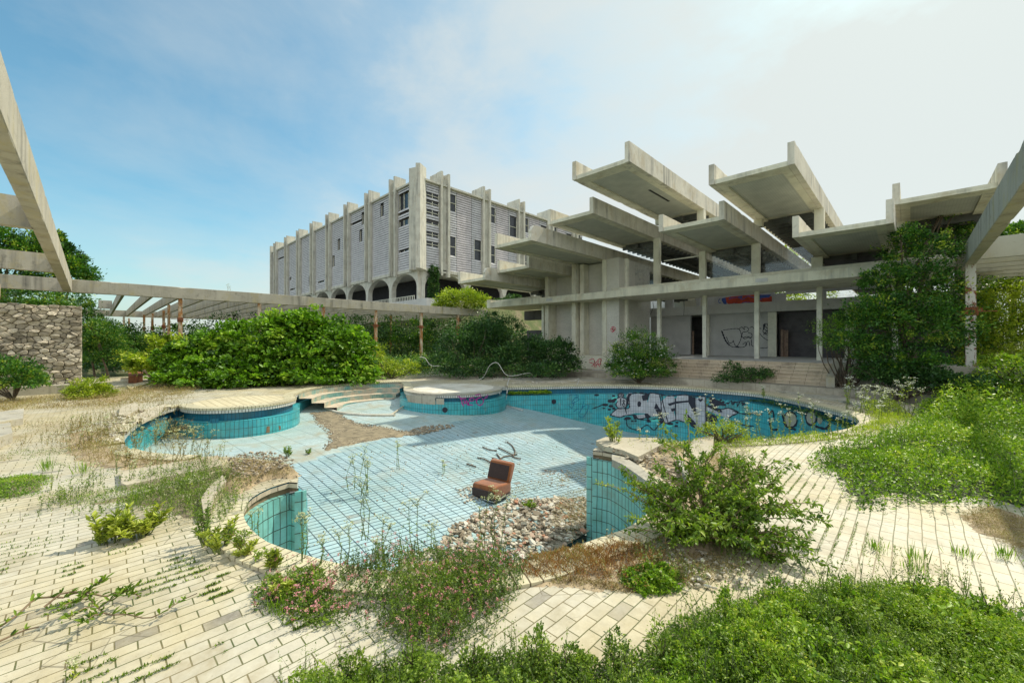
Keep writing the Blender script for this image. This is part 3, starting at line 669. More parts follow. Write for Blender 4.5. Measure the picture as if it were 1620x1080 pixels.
# columns below and above the canopy
for x in (-14.11,-10.69,-7.35,-3.98,-.6):
    mb=MB();mb.box(x-.13,x+.13,30.87,31.13,.85,5.338);LP(mb,'column',M['column'])
for x,zt,w in ((-14.16,10.05,.25),(-10.74,8.5,.22),(-7.35,8.5,.245),(-4.06,7.12,.28),(-.6,7.12,.3)):
    mb=MB();mb.box(x-w,x+w,30.6,30.89,6.2,zt-.002);LP(mb,'column',M['cream'])
for x,z0,z1 in ((-10.85,9.6,11.5),(-14.0,11.1,11.5),(-3.95,8.2,10.02),(-7.2,9.55,10.02),(-.45,8.2,8.5)):
    mb=MB();mb.box(x-.24,x+.24,30.55,31.0,z0,z1-.002);LP(mb,'column',M['cream'])
# glazing of the upper storey
for i,(x0,x1,z0,z1) in enumerate(((-13.9,-10.98,6.42,9.6),(-10.5,-7.6,6.42,8.45),(-7.1,-4.35,6.42,8.0),(-3.78,-.9,6.42,7.0),(-17.0,-14.42,6.42,9.9))):
    mb=MB();mb.box(x0,x1,31.35,31.37,z0,z1)
    if i in(1,2,4):
        o=LP(mb,'window_pane',M['glass'])
    if i==3: LP(mb,'window_pane',M['darkwall'])
mb=MB()
mb.box(-13.9,-10.98,31.34,31.42,8.3,8.38);mb.box(-17.2,-.9,31.3,31.34,6.42,6.5)
mb.box(-16.9,-16.75,31.2,31.5,6.43,8.6);LP(mb,'window_frame',M['column'])
# glazed sheds above low trays
# brick shaft with fins on the left
mb=MB()
def uvbox(mb,x0,x1,y0,y1,z0,z1,m=0):
    for a,b in (((x0,y0),(x1,y0)),((x1,y0),(x1,y1)),((x1,y1),(x0,y1)),((x0,y1),(x0,y0))):
        L=math.hypot(b[0]-a[0],b[1]-a[1]);u0=a[0]+a[1]
        mb.poly([(a[0],a[1],z0),(b[0],b[1],z0),(b[0],b[1],z1),(a[0],a[1],z1)],m,uv=[(u0,z0),(u0+L,z0),(u0+L,z1),(u0,z1)])
    mb.poly([(x0,y0,z1),(x1,y0,z1),(x1,y1,z1),(x0,y1,z1)],m,uv=[(x0,y0),(x1,y0),(x1,y1),(x0,y1)])
uvbox(mb,-23.6,-20.9,29.9,34,.3,8.0);uvbox(mb,-19.9,-17.6,29.9,34,.3,8.6)
LP(mb,'brick_wall',M['brickpale'])
for x0,x1,y0,zt in ((-23.85,-23.45,28.7,8.0),(-20.85,-20.45,28.7,8.6),(-20.3,-19.9,29.1,8.6),(-17.85,-17.45,28.7,8.6)):
    mb=MB();mb.box(x0,x1,y0,34.1,.25,zt-.003);LP(mb,'wall_fin',M['cream'])
mb=MB();uvbox(mb,-17.44,-16.35,28.75,34,.9,8.6);LP(mb,'brick_wall',M['brickpale'])
mb=MB();mb.box(-16.34,-16.1,29.6,29.9,.85,8.6);LP(mb,'drain_pipe',M['column'])
mb=MB();mb.box(-20.9,-15.8,26.9,30.5,-.1,.88);mb.box(-18.35,-15.85,26.3,26.9,-.1,.86);pl=LP(mb,'plinth',M['cream'])
mb=MB();mb.box(-24.5,-24.25,29,29.25,.3,5.338);LP(mb,'column',M['column'])
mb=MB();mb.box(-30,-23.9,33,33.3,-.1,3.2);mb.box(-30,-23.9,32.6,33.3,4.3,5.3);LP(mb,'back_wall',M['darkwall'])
# left annex behind the trays
mb=MB();mb.box(-29.5,-23.9,36,50,5.9,7.3);LP(mb,'annex_wall',M['wallg'])
mb=MB();mb.box(-29.2,-27.5,35.93,35.99,6.1,7.0);mb.box(-27.2,-25.6,35.93,35.99,6.1,7.0);mb.box(-25.4,-24.1,35.93,35.99,6.1,7.0);LP(mb,'window_pane',M['window'])
# lobby walls
y=36.
mb=MB();mb.box(-17.2,-13.6,y,y+.3,.85,4.25);mb.box(-12.3,-7.55,y,y+.3,.85,4.25);LP(mb,'lobby_wall',M['wallg'])
gw=mb
for x0,x1 in ((-12.35,-12.0),(-7.75,-7.2),(-3.2,-2.7)):
    mb=MB();mb.box(x0,x1,y-.25,y-.01,.85,4.24);LP(mb,'pilaster',M['column'])
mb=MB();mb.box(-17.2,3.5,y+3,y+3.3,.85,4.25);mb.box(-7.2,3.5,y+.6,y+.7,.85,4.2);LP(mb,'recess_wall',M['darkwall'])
mb=MB();mb.box(-6.95,-6.78,y-.1,y,.85,2.9);mb.box(-13.5,-13.36,y+.1,y+.2,.85,2.9);mb.box(-6.77,-6.5,y+.02,y+.08,.85,2.85);LP(mb,'door_frame',plain('door_wood',(.22,.15,.11),.8,.3,4,.1))
mb=MB();mb.box(-17.3,3.5,y-.4,y+.0,4.252,5.0);LP(mb,'mezzanine_band',M['wallg'])
mb=MB();mb.box(-17.3,3.5,y+.02,50,4.26,4.5);LP(mb,'mezzanine_floor',M['wallg'])
mb=MB();ym=39.
mb.box(-13.3,-8.0,ym,ym+.25,4.5,7.6);mb.box(-8.0,-7.2,ym-.1,ym+.25,4.5,5.9);mb.box(-7.2,3.5,ym,ym+.25,5.82,6.3);mb.box(-7.2,3.5,ym,ym+.25,4.5,4.95);mb.box(-5.2,-4.6,ym,ym+.25,4.95,5.82);mb.box(-17.2,-16.4,ym,ym+.25,4.5,6.4);mb.box(-14.2,-13.9,ym,ym+.2,4.5,7)
upw=LP(mb,'mezzanine_wall',M['wallg'])
mb=MB();mb.box(-17.2,-13.3,44,44.2,5.,6.3);LP(mb,'mezzanine_wall',M['cream'])
mb=MB();mb.box(-30,-16.5,58.2,58.5,.8,9);LP(mb,'end_wall',M['wallg']);
mb=MB();mb.box(-4.5,-1.0,ym+.3,ym+.33,4.95,5.8);LP(mb,'window_pane',M['glass'])
# hanging cables
mb=MB();mb.tube([(-13.2,33.5,5.33),(-13.15,33.5,4.7),(-13.2,33.5,4.1)],.02,4);mb.tube([(-15.6,33.,5.33),(-15.5,33,4.9),(-15.8,33,4.3)],.02,4);mb.tube([(-11.9,35.,5.33),(-11.9,35,4.2)],.03,4);LP(mb,'cable',M['black'])
# terrace, stairs
mb=MB();mb.box(-13.8,6.4,21.05,47,-.1,1.08);tr=mb.build('terrace',M['wallg']);tag(tr,'raised terrace floor under the lounge canopy','terrace',kind='structure')
st=empty('stone_stairs',(-6,19.8,.28),'wide flight of six weathered beige steps in front of the colonnade','stairs')
for i in range(6):
    mb=MB();y0=19.72+i*.255;z1=.28+.1345*(i+1)
    mb.box(-10.2+i*.04,-2.3,y0,21.04 if i<5 else 21.5,z1-.1345+.001*(i>0),z1-(.0 if i<5 else -.006))
    mb.box(-10.22+i*.04,-2.28,y0-.035,y0+.02,z1-.035,z1+.008);o=mb.build('step',M['beige_step'] if 'beige_step' in M else M['beige_tile']);under(o,st);bevel(o,.015,1)
rw=MB();rw.prism([(-2.29,19.4,-.05),(-2.29,21.9,-.05),(-2.29,21.9,1.3),(-2.29,19.4,.65)],(.26,0,0));o=rw.build('ramp_wall',M['beam']);tag(o,'low sloping concrete wall at the right end of the steps','wall')
rw=MB();rw.box(-2.0,3.5,20.5,21.04,-.05,1.14);o=rw.build('retaining_wall',M['beam']);tag(o,'grey retaining wall half hidden by the big dark tree','wall')
ap=MB();ap.box(-21,2.5,18.85,21.05,-.05,.28);o=ap.build('apron_step',M['apron']);tag(o,'low paved step in front of the stairs','paving',kind='structure')
# ---------- hotel
HB=empty('hotel_building',(-60,45,8),'long grey hotel block with tall concrete fins and louvred facades on arches','building')
zb,zr,zt=14.0,28.3,30.4
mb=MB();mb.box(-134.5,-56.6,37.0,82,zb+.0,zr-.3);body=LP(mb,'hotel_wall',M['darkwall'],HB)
mb=MB();mb.box(-135,-55.9,36.3,83,zr-.298,zr);LP(mb,'roof',M['hotelc'],HB)
mb=MB();mb.box(-134.8,-56.2,36.5,82.5,zb-.5,zb-.002);LP(mb,'floor_slab',M['hotelc'],HB)
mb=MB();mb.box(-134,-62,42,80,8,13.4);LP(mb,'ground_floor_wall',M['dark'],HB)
mb=MB();mb.box(-140,-50,33.5,84,7.2,8.3);LP(mb,'podium',M['wallg'],HB)
def fin_pair(x=None,y=None):
    e=MB()
    if y is None:   # on the long left facade, x given
        e.box(x-.95,x-.55,35.85,37.2,zb-.6,zt-.2);e.box(x+.45,x+.85,36.0,37.2,zb-.9,zt);e.box(x-.549,x+.449,36.7,37.2,zb-.2,zr+.6);e.box(x-.8,x+.6,37.201,38.3,zr+.01,zt+.1)
    else:
        e.box(-57.1,-55.85,y-.9,y-.5,zb-1.0,zt);e.box(-57.1,-55.7,y+.45,y+.85,zb-1.2,zt-.2);e.box(-57.1,-56.2,y-.499,y+.449,zb-.2,zr+1.);e.box(-59.3,-57.101,y-.8,y+.75,zr+.01,zt)
    LP(e,'facade_fin',M['hotelc'],HB)
fx=[-64.2,-73.5,-82.8,-92.3,-101.8,-111.2,-120.6,-130.2]
for x in fx:fin_pair(x=x)
fy=[41.2,50.6,60.0,69.4,78.5]
for y in fy:fin_pair(y=y)
mb=MB();mb.box(-134.9,-134.3,36.,37.2,zb-.6,zt-.4);LP(mb,'facade_fin',M['hotelc'],HB)
# folded corner pier
mb=MB();mb.prism([(-58.9,36.1,0),(-58.3,35.7,0),(-56.9,36.2,0),(-55.7,35.3,0),(-55.2,35.8,0),(-56.2,37.6,0),(-58.5,37.6,0)],(0,0,1));
mb.v=[(x,y,zb-.4 if z<.5 else zt-.3) for x,y,z in mb.v];LP(mb,'corner_pier',M['hotelc'],HB)
def slats(mb,a,b,z0,z1,face,off,holes=(),pitch=.40):
    z=z0;i=0
    while z<z1-.05:
        segs=[(a,b)]
        for h in holes:
            if h[2]<=z<h[3]:
                ns=[]
                for s in segs:
                    if h[0]>s[0]:ns.append((s[0],min(h[0],s[1])))
                    if h[1]<s[1]:ns.append((max(h[1],s[0]),s[1]))
                segs=ns
        i+=1
        for s,e in segs:
            if e-s<.05 or random.random()<.004:continue
            sag=random.gauss(0,.012)
            if face=='y':
                q=[(s,off,z),(e,off,z+sag),(e,off+.12,z+.35+sag),(s,off+.12,z+.35)]
            else:
                q=[(off,s,z),(off,e,z+sag),(off-.12,e,z+.35+sag),(off-.12,s,z+.35)]
            mb.poly(q);
            n=(0,.02,-.02) if face=='y' else (-.02,0,-.02)
            mb.poly([(p[0]+n[0],p[1]+n[1],p[2]+n[2]) for p in reversed(q)])
        z+=pitch
edges=[-58.95]+[x for f in fx for x in (f+.92,f-1.02)]+[-134.25]
random.seed(5)
for i in range(0,len(edges)-1,2):
    a,b=edges[i+1],edges[i];L=b-a;holes=[]
    if i==0:holes=[(a+.2,b-.0,24.4,27.1),(a+.2,b,21.3,22.6),(a+.3,b,17.2,17.5)]
    else:
        for k in range(2):
            h=random.choice([15.5,18.4,21.5,24.5]);w=random.choice([.9,1.2,3.4]);s=a+random.uniform(.1,L-w-.2) if w>1 else b-1.3;holes.append((s,s+w,h,h+(random.choice([.5,2.4]) if w<3 else .5)))
    mb=MB();slats(mb,a,b,zb+.05,zr-.35,'y',36.55,holes);LP(mb,'louvre_screen',M['louvre'],HB,fix=False)
    for h in holes:
        mb=MB();mb.box(h[0],h[1],36.93,36.99,h[2],h[3]);wn=LP(mb,'window',M['window'],HB)
        mb=MB();n=max(1,int((h[1]-h[0])/1.2))
        for k in range(n+1):
            xx=h[0]+(h[1]-h[0])*k/n;mb.box(xx-.05,xx+.05,36.8,36.92,h[2],h[3])
        mb.box(h[0],h[1],36.8,36.92,h[2]-.08,h[2]+.05);LP(mb,'window_frame',M['column'],wn)
ey=[37.4]+[y for f in fy for y in (f-.92,f+.88)]+[82]
for i in range(0,len(ey)-1,2):
    a,b=ey[i],ey[i+1];holes=[]
    if i==0:holes=[(a+.3,b-.1,z,z+.75) for z in(25.6,24.3,20.9,19.2,17.6,22.8)]
    else:
        c=a+1.7;holes=[(a,c,24.4,27.2),(a,c,16.6,20.),(b-1.7,b,16.8,20.4) if i<4 else (b-2,b,22.8,26.6),(a+3,b-2,26.1,26.35)]
    cols=[(a,min(b,a+1.9),'louvre'),(a+1.9,b-2.4,'louvrew'),(b-2.4,b,'louvre')] if i else [(a,b,'louvre')]
    for (p,q,mm) in cols:
        mb=MB();slats(mb,p+.04,q-.04,zb+.05,zr-.35,'x',-56.35,holes);LP(mb,'louvre_screen',M[mm],HB,fix=False)
    for h in holes:
        mb=MB();mb.box(-56.59,-56.55,h[0],h[1],h[2],h[3]);wn=LP(mb,'window',M['window'],HB)
        if h[3]-h[2]>.3:
            mb=MB();n=max(1,int((h[1]-h[0])/1.2))
            for k in range(n+1):
                yy=h[0]+(h[1]-h[0])*k/n;mb.box(-56.54,-56.42,yy-.05,yy+.05,h[2],h[3])
            mb.box(-56.54,-56.42,h[0],h[1],(h[2]+h[3])/2-.04,(h[2]+h[3])/2+.04);LP(mb,'window_frame',M['column'],wn)
# arcade
def arch(c0,c1,face,off,z0=8.3,zs=10.9,zc=13.5,zt_=13.49,th=.9):
    """flared half arches between column centres"""
    mid=(c0+c1)/2;hw=abs(c1-c0)/2
    for c,s in ((c0,1),(c1,-1)):
        if c0>c1:s=-s
        pts=[(c,z0),(c+s*.42,z0)]
        for k in range(13):
            t=k/12*math.pi/2;u=.42+(hw-.42)*(1-math.cos(t));z=zs+(zc-zs-.12)*math.sin(t);pts.append((c+s*u,z))
        pts+= [(c+s*hw,zt_),(c,zt_)]
        mb=MB()
        if face=='y':mb.prism([(u,off,z) for u,z in pts],(0,th,0))
        else:mb.prism([(off,u,z) for u,z in pts],(-th,0,0))
        o=LP(mb,'arch',M['hotelc'],HB)
cx=[-57.2-8.9*k for k in range(9)]
for a,b in zip(cx,cx[1:]):arch(a,b,'y',36.7)
cy=[37.2,46.5,55.8,65.1,74.4]
for a,b in zip(cy,cy[1:]):arch(a,b,'x',-56.6)
mb=MB()
for i in range(46):
    x=-56-i*.5;mb.box(x-.03,x+.03,35.2,35.26,8.3,9.2)
mb.box(-79,-55.9,35.18,35.28,9.2,9.27);LP(mb,'railing',M['column'],HB)
# ---------- pergolas
def slot_box(mb,*a):mb.box(*a)
PL=empty('pergola',(-32.6,10,0),'long weathered concrete pergola crossing the left side on rusty posts','pergola')
ZB,ZT=4.68,5.38
b=MB();rbeam(b,-32.95,-32.6,-14,29.6,ZB,ZT,.06,seed=1);LP(b,'long_beam',M['beam'],PL)
b=MB();b.box(-61.3,-61.0,-1,29.6,ZB,ZT-.02);bevel(LP(b,'long_beam',M['beam'],PL),.025,1)
y=1.09
b=MB();b.box(-47.3,-47.0,.2,1.0,ZB,ZT-.03);LP(b,'long_beam',M['beam'],PL)
while y<29:
    b=MB();b.box(-60.99,-32.96,y,y+.14,ZB+.02,ZT-.06);LP(b,'cross_beam',M['beam'],PL);y+=1.27
b=MB();rbeam(b,-32.59,-1.4,-1.19,-.87,ZB,ZT,.04,.1,y0b=-.93,y1b=-.74,seed=2);LP(b,'long_beam',M['beam'],PL)
for x in(-14.8,-23.7): 
    b=MB();ye_=-1.19+(x+32.59)/31.2*.26-.002;b.box(x-.3,x,-12,ye_,ZB,ZT-.01);bevel(LP(b,'cross_beam',M['beam'],PL),.02,1)
b=MB();b.box(-5.9-.3,-5.9,-12,-1.221,ZB,ZT-.01);LP(b,'cross_beam',M['beam'],PL)
def post(x,y,z1,parent,mat,w=.12,collar=None,z0=-.05):
    b=MB();b.box(x-w/2,x+w/2,y-w/2,y+w/2,z0,z1);p=LP(b,'post',mat,parent)
    if collar:
        b=MB()
        for s in(-1,1):
            b.box(x+s*(w/2+.002),x+s*(w/2+.035),y-w*.7,y+w*.7,collar-.14,collar+.14);b.box(x-w*.7,x+w*.7,y+s*(w/2+.002),y+s*(w/2+.035),collar-.14,collar+.14)
        b.tube([(x-w*2.6,y,collar+.02),(x+w*2.4,y,collar-.02)],.018,5);b.tube([(x,y-w*2.3,collar+.05),(x,y+w*2.3,collar)],.018,5)
        b.box(x-w*1.1,x-w*.75,y-.06,y+.06,collar-.3,collar-.1);b.box(x+w*.75,x+w*1.1,y-.06,y+.06,collar-.05,collar+.1)
        LP(b,'collar_bracket',M['rust'],p)
for y in (3.75,8.1,12.47,16.83,21.37,25.7):post(-32.78,y,ZB-.002,PL,M['rustpost'],.2,3.35)
for px,t in((228,41),(241,39),(259,35.5),(196,44),(204,47)):
    q=D(px,540,t);post(q.x,q.y,ZB-.002,PL,M['rustpost'],.18,3.3)
for y in(3.75,12.47,21.4):post(-38.45,y,ZB-.002,PL,M['rustpost'],.16)
for x,y in ((-30.5,-3.2),(-29,-3.6)):post(x,y,ZB-.002,PL,M['rustpost'],.2)
PR=empty('pergola',(1.5,15,0),'near concrete pergola beam at the right edge on a peeling white post','pergola')
b=MB();rbeam(b,1.36,1.62,-3,25.9,ZB,ZT,.04,.1,seed=3);LP(b,'long_beam',M['beam'],PR)
M['boards']=concrete('concrete_boards',(.40,.39,.30),(.08,.08,.07),(.36,.33,.2),.5,.5,.4,boards=0)
for k in range(12):
    y=20.2+1.27*k
    b=MB();b.box(1.625,9.5,y,y+.16,ZB+.01,ZT-.02);LP(b,'cross_beam',M['boards'],PR)
post(1.50,21.35,ZB-.002,PR,M['rustpaint'],.25,3.05)
# ---------- rubble stone wall on the left
SW=empty('stone_wall',(-24.1,-3,0),'tall rubble stone wall of fitted boulders under the left pergola','wall')
def clip(poly,p,n):
    out=[]
    for i in range(len(poly)):
        a=poly[i];b=poly[(i+1)%len(poly)];da=(a[0]-p[0])*n[0]+(a[1]-p[1])*n[1];db=(b[0]-p[0])*n[0]+(b[1]-p[1])*n[1]
        if da<=0:out.append(a)
        if (da<0<db)or(db<0<da):
            t=da/(da-db);out.append((a[0]+(b[0]-a[0])*t,a[1]+(b[1]-a[1])*t))
    return out
def stonewall(y0,y1,z1,x):
    random.seed(3);pts=[];y=y0-.3;row=0
    z=0.05
    while z<z1:
        rh=random.uniform(.085,.18);y=y0-random.uniform(0,.4)
        while y<y1+.2:
            w=random.uniform(.10,.40);pts.append((y+w/2+random.gauss(0,.03),z+rh/2+random.gauss(0,.05)));y+=w
        z+=rh
    V=[];Fc=[];T=[]
    K=.62   # squash distances so that cells lie flat
    for i,p in enumerate(pts):
        cell=[(y0,0),(y1,0),(y1,z1+random.uniform(-.02,.05)),(y0,z1)]
        near=[q for q in pts if q is not p and abs(q[0]-p[0])<1.1 and abs(q[1]-p[1])<.8]
        for q in near:
            dx=(q[0]-p[0])*K*K;dz=(q[1]-p[1]);mx=((p[0]+q[0])/2,(p[1]+q[1])/2);cell=clip(cell,mx,(dx,dz))
            if len(cell)<3:break
        if len(cell)<3:continue
        cy=sum(c[0] for c in cell)/len(cell);cz=sum(c[1] for c in cell)/len(cell)
        c2=[]
        n=len(cell)
        for k in range(n):
            a=cell[k-1];b_=cell[k];c=cell[(k+1)%n];c2.append((b_[0]*.88+a[0]*.06+c[0]*.06,b_[1]*.88+a[1]*.06+c[1]*.06)); m=((b_[0]+c[0])/2,(b_[1]+c[1])/2);c2.append(m)
        d=random.uniform(.05,.16);tn=random.random();tlt=(random.gauss(0,.05),random.gauss(0,.06));base=len(V)
        L=[(.985,0),(.965,d*.75),(.88,d),(.4,d*1.08)]
        m=len(c2)
        for s,h in L:
            for (a,b_) in c2:
                yy=cy+(a-cy)*s;zz=cz+(b_-cz)*s;V.append((x+h+((yy-cy)*tlt[0]+(zz-cz)*tlt[1])*(h>0)*3+random.gauss(0,.006),yy,zz))
        for l in range(3):
            for k in range(m):
                Fc.append((base+l*m+k,base+l*m+(k+1)%m,base+(l+1)*m+(k+1)%m,base+(l+1)*m+k));T.append(tn)
        Fc.append(tuple(base+3*m+k for k in range(m)));T.append(tn)
    me=bpy.data.meshes.new('stones');me.from_pydata(V,[],Fc);a=me.attributes.new('tint','FLOAT','FACE');a.data.foreach_set('value',T);me.update()
    return me
o=new_obj('stones',stonewall(-9,-.36,3.42,-24.1),M['stone']);under(o,SW)
b=MB();b.box(-24.7,-24.11,-9,-.4,-.1,3.36);LP(b,'mortar',plain('mortar',(.14,.12,.09),.95,.3,5,.4),SW)
b=MB();b.box(-23.95,-23.4,-9,-.7,-.05,.32);LP(b,'footing',M['beam'],SW)
# ---------- armchair in the pool
def fn_fabric(name,c):
    m,nt,bb,o=mat_new(name);n=N(nt);v=n.coord()
    f=n.noise(v,6,6,.7);col=n.mix(.9,c,n.ramp(f,[(.3,.55),(.65,1.1)]),'MULTIPLY');n.l(col,bb.inputs['Base Color']);bb.inputs['Roughness'].default_value=.95
    bb.inputs['Sheen Weight'].default_value=.3
    n.bump(bb,n.noise(v,160,2,.5),.5,.003);return m
M['orange']=fn_fabric('rust_orange_velour',(.27,.085,.02));M['brown_shaded']=fn_fabric('brown_velour_shaded',(.04,.02,.015))  # brown velour darkened: shade on front and inner back put into the colour
c0=floorpt(779,785)
CH=empty('armchair',c0,'armless orange brown upholstered lounge chair standing on the pool floor','chair')
# local frame: front towards -Y local
CH.scale=(.74,.74,.74)
def softbox(name,pts,w,mat,parent,sub=2,bw=.05):
    """side profile (y,z) extruded across x with rounded edges"""
    mb=MB();mb.prism([(-w/2,y,z) for y,z in pts],(w,0,0))
    import bmesh
    o=mb.build(name,mat,None,smooth=True)
    bm=bmesh.new();bm.from_mesh(o.data);bmesh.ops.remove_doubles(bm,verts=bm.verts,dist=.0005);bmesh.ops.dissolve_limit(bm,angle_limit=.01,verts=bm.verts,edges=bm.edges);bmesh.ops.recalc_face_normals(bm,faces=bm.faces)
    bmesh.ops.bevel(bm,geom=list(bm.edges),offset=bw,segments=4,affect='EDGES',profile=.6);bm.to_mesh(o.data);bm.free()
    for p in o.data.polygons:p.use_smooth=True
    o.parent=parent;return o
W_=.80
seat=softbox('seat',[(-.42,.10),(.38,.10),(.40,.40),(-.38,.46),(-.45,.40)],W_,[M['orange']],CH,bw=.06)
back_=softbox('backrest',[(.22,.40),(.40,.36),(.62,.86),(.56,.93),(.40,.93)],W_,[M['orange']],CH,bw=.055)
fp=softbox('front_shade_cover',[(-.475,.11),(-.40,.11),(-.40,.33),(-.485,.33)],W_*.96,[M['brown_shaded']],CH,bw=.03)  # dark panel carries the shade of the seat front
bp=MB();bp.prism([(-W_*.44,.205,.475),(-W_*.44,.235,.475),(-W_*.44,.405,.86),(-W_*.44,.375,.86)],(W_*.88,0,0));o=bp.build('back_shade_cover',M['brown_shaded'],CH);bevel(o,.01,2)  # thin dark panel painted as shade on the inner back
mb=MB();mb.box(-.39,.39,-.41,.37,.02,.098);o=mb.build('base',M['brown_shaded'],CH)
mb=MB();mb.box(-.415,.415,-.47,-.452,.06,.085);mb.box(.402,.417,-.45,.40,.06,.085);mb.box(-.417,-.402,-.45,.40,.06,.085);mb.build('metal_strip',plain('chrome',(.55,.55,.53),.3,.1,5,0,.8),CH)
CH.rotation_euler=(0,0,R(9))
CHROT=CH
# ---------- paint on walls
def wall_param(P,off):
    nn=normals(P,False);Q=[p+n_*off for p,n_ in zip(P,nn)];S=[0]
    for a,b in zip(Q,Q[1:]):S.append(S[-1]+(Vector((b.x-a.x,b.y-a.y,0))).length)
    return Q,S,nn
def px2wall(px,py,WP,far=True):
    Q,S,nn=WP;d=ray(px,py);best=None
    for i in range(len(Q)-1):
        a,b=Q[i],Q[i+1];ex,ey=b.x-a.x,b.y-a.y;den=d[0]*ey-d[1]*ex
        if abs(den)<1e-9:continue
        t=(a.x*ey-a.y*ex)/den;u=(a.x*d[1]-a.y*d[0])/den
        if t>0 and -.001<=u<=1.001 and (best is None or (t>best[0])==far):best=(t,S[i]+u*(S[i+1]-S[i]))
    if best is None:return None
    return (best[1],H+d[2]*best[0])
def wallpos(s,z,WP,lift):
    Q,S,nn=WP;import bisect
    i=max(0,min(len(Q)-2,bisect.bisect_right(S,s)-1));u=(s-S[i])/(S[i+1]-S[i]+1e-9);p=Q[i].lerp(Q[i+1],u);n_=nn[i].lerp(nn[i+1],u)
    return (p.x+n_.x*lift,p.y+n_.y*lift,z)
def paint(name,shapes,tf,WP,mat,parent,lift,far=True,flat=None,width=None,closed=False):
    """shapes: pixel outlines (filled) or strokes (width in metres) laid onto the wall surface"""
    import bmesh
    mb=MB()
    for sh in shapes:
        pts=[]
        for p in sh:
            q=tf(*p);r=px2wall(q[0],q[1],WP,far) if WP else flat(*q)
            if r:pts.append(r)
        if len(pts)<2:continue
        if width is None:
            v=[Vector((a,b,0)) for a,b in pts];tri=tessellate_polygon([v])
            for t in tri:mb.poly([v[k] for k in t])
        else:
            if closed:pts=pts+[pts[0]]
            sm=catmull([Vector((a,b,0)) for a,b in pts],.06) if len(pts)>2 else [Vector((a,b,0)) for a,b in pts]
            n=len(sm);base=len(mb.v)
            for i,p in enumerate(sm):
                t=(sm[min(i+1,n-1)]-sm[max(i-1,0)]);t.normalize();w=width*(.75+.25*math.sin(i*1.7+len(pts)))*.5;nn_=Vector((-t.y,t.x,0))*w
                mb.v.append(tuple(p+nn_));mb.v.append(tuple(p-nn_))
            for i in range(n-1):mb.f.append((base+2*i,base+2*i+1,base+2*i+3,base+2*i+2));mb.m.append(0);mb.uv.append([(0,0)]*4)
    me=bpy.data.meshes.new(name);me.from_pydata(mb.v,[],mb.f)
    bm=bmesh.new();bm.from_mesh(me)
    if width is None:
        for it in range(5):
            e=[x for x in bm.edges if x.calc_length()>.3]
            if not e:break
            bmesh.ops.subdivide_edges(bm,edges=e,cuts=1);bmesh.ops.triangulate(bm,faces=bm.faces)
    uvl=bm.loops.layers.uv.new('UVMap')
    for f_ in bm.faces:
        for l_ in f_.loops:l_[uvl].uv=(l_.vert.co.x,l_.vert.co.y)
    for v in bm.verts:
        v.co=Vector(wallpos(v.co.x,v.co.y,WP,lift)) if WP else Vector(flat3(v.co.x,v.co.y,lift))
    bm.to_mesh(me);bm.free();return new_obj(name,me,mat,parent)
WPf=wall_param(farr,.12)
t5=lambda x,y:(930+x/5.0625,600+y/5.0625)
gw=W['far']
fills=[[(180,285),(235,235),(330,228),(318,160),(345,122),(400,112),(470,125),(478,180),(470,270),(380,268),(300,290),(250,300)],
 [(470,275),(478,190),(500,110),(570,112),(580,180),(640,130),(690,135),(700,180),(690,260),(705,320),(620,350),(590,290),(520,300)],
 [(700,320),(700,160),(720,130),(800,125),(830,180),(860,270),(865,150),(940,138),(945,390),(880,395),(800,340)],
 [(945,200),(1060,240),(1120,230),(1205,262),(1150,290),(1120,310),(1050,285),(945,245)],
 [(238,150),(262,140),(310,160),(305,222),(250,230),(225,205)],[(240,125),(262,108),(288,112),(288,135),(262,145),(245,140)],[(975,165),(1010,150),(1020,190),(1005,212),(980,195)],
 [(385,285),(460,278),(462,305),(395,312)],[(305,130),(330,108),(365,112),(340,135),(318,150)]]
paint('graffiti_fill',fills,t5,WPf,M['chalk'],gw,.010)
blk=[[(398,180),(415,172),(428,190),(422,215),(405,220),(396,205)],[(530,235),(545,185),(580,240)],[(640,195),(705,175),(830,165),(828,180),(710,192),(655,212)],
 [(665,235),(700,228),(705,248),(672,258)],[(805,130),(862,142),(868,275),(860,285),(840,250),(805,180)],[(798,275),(868,352),(860,388),(830,378),(800,320)],
 [(945,255),(1030,290),(1040,330),(990,350),(945,330)],[(950,215),(985,205),(1070,245),(1080,262),(1050,262)],[(355,285),(375,282),(395,312),(375,322)],[(460,270),(480,272),(505,300),(480,318),(460,305)],
 [(885,150),(903,158),(922,148),(920,165),(903,180),(886,166)],[(180,165),(215,150),(235,150),(228,165),(210,185),(165,182)],[(540,240),(580,238),(600,310),(585,330)],[(945,140),(975,150),(972,185),(1010,222),(1060,205),(1110,215),(1090,185),(1030,160),(985,140)],
 [(235,225),(318,218),(330,150),(345,112),(325,112),(310,150),(305,215),(250,222)],[(430,130),(500,108),(478,165),(440,170)]]
paint('graffiti_shadow',blk,t5,WPf,M['black'],gw,.014)
def ell(cx,cy,rx,ry,n=12):return [(cx+rx*math.cos(i*2*math.pi/n),cy+ry*math.sin(i*2*math.pi/n)) for i in range(n)]
dots=[ell(*e) for e in((138,203,24,11),(178,172,22,13),(205,130,14,7),(185,213,20,11),(172,240,14,8),(128,230,11,6),(208,232,14,10),(70,125,20,8),(320,310,26,12),(355,332,11,7),(382,332,10,7),(488,335,20,9),(590,335,24,12),(660,355,26,10),(708,372,15,9),(300,318,14,6),(1065,165,12,8),(1085,180,12,9),(1095,200,14,7),(1010,352,18,7),(1120,190,12,8),(625,420,12,14),(715,345,12,7))]
paint('graffiti_dots',dots,t5,WPf,M['black'],gw,.012)
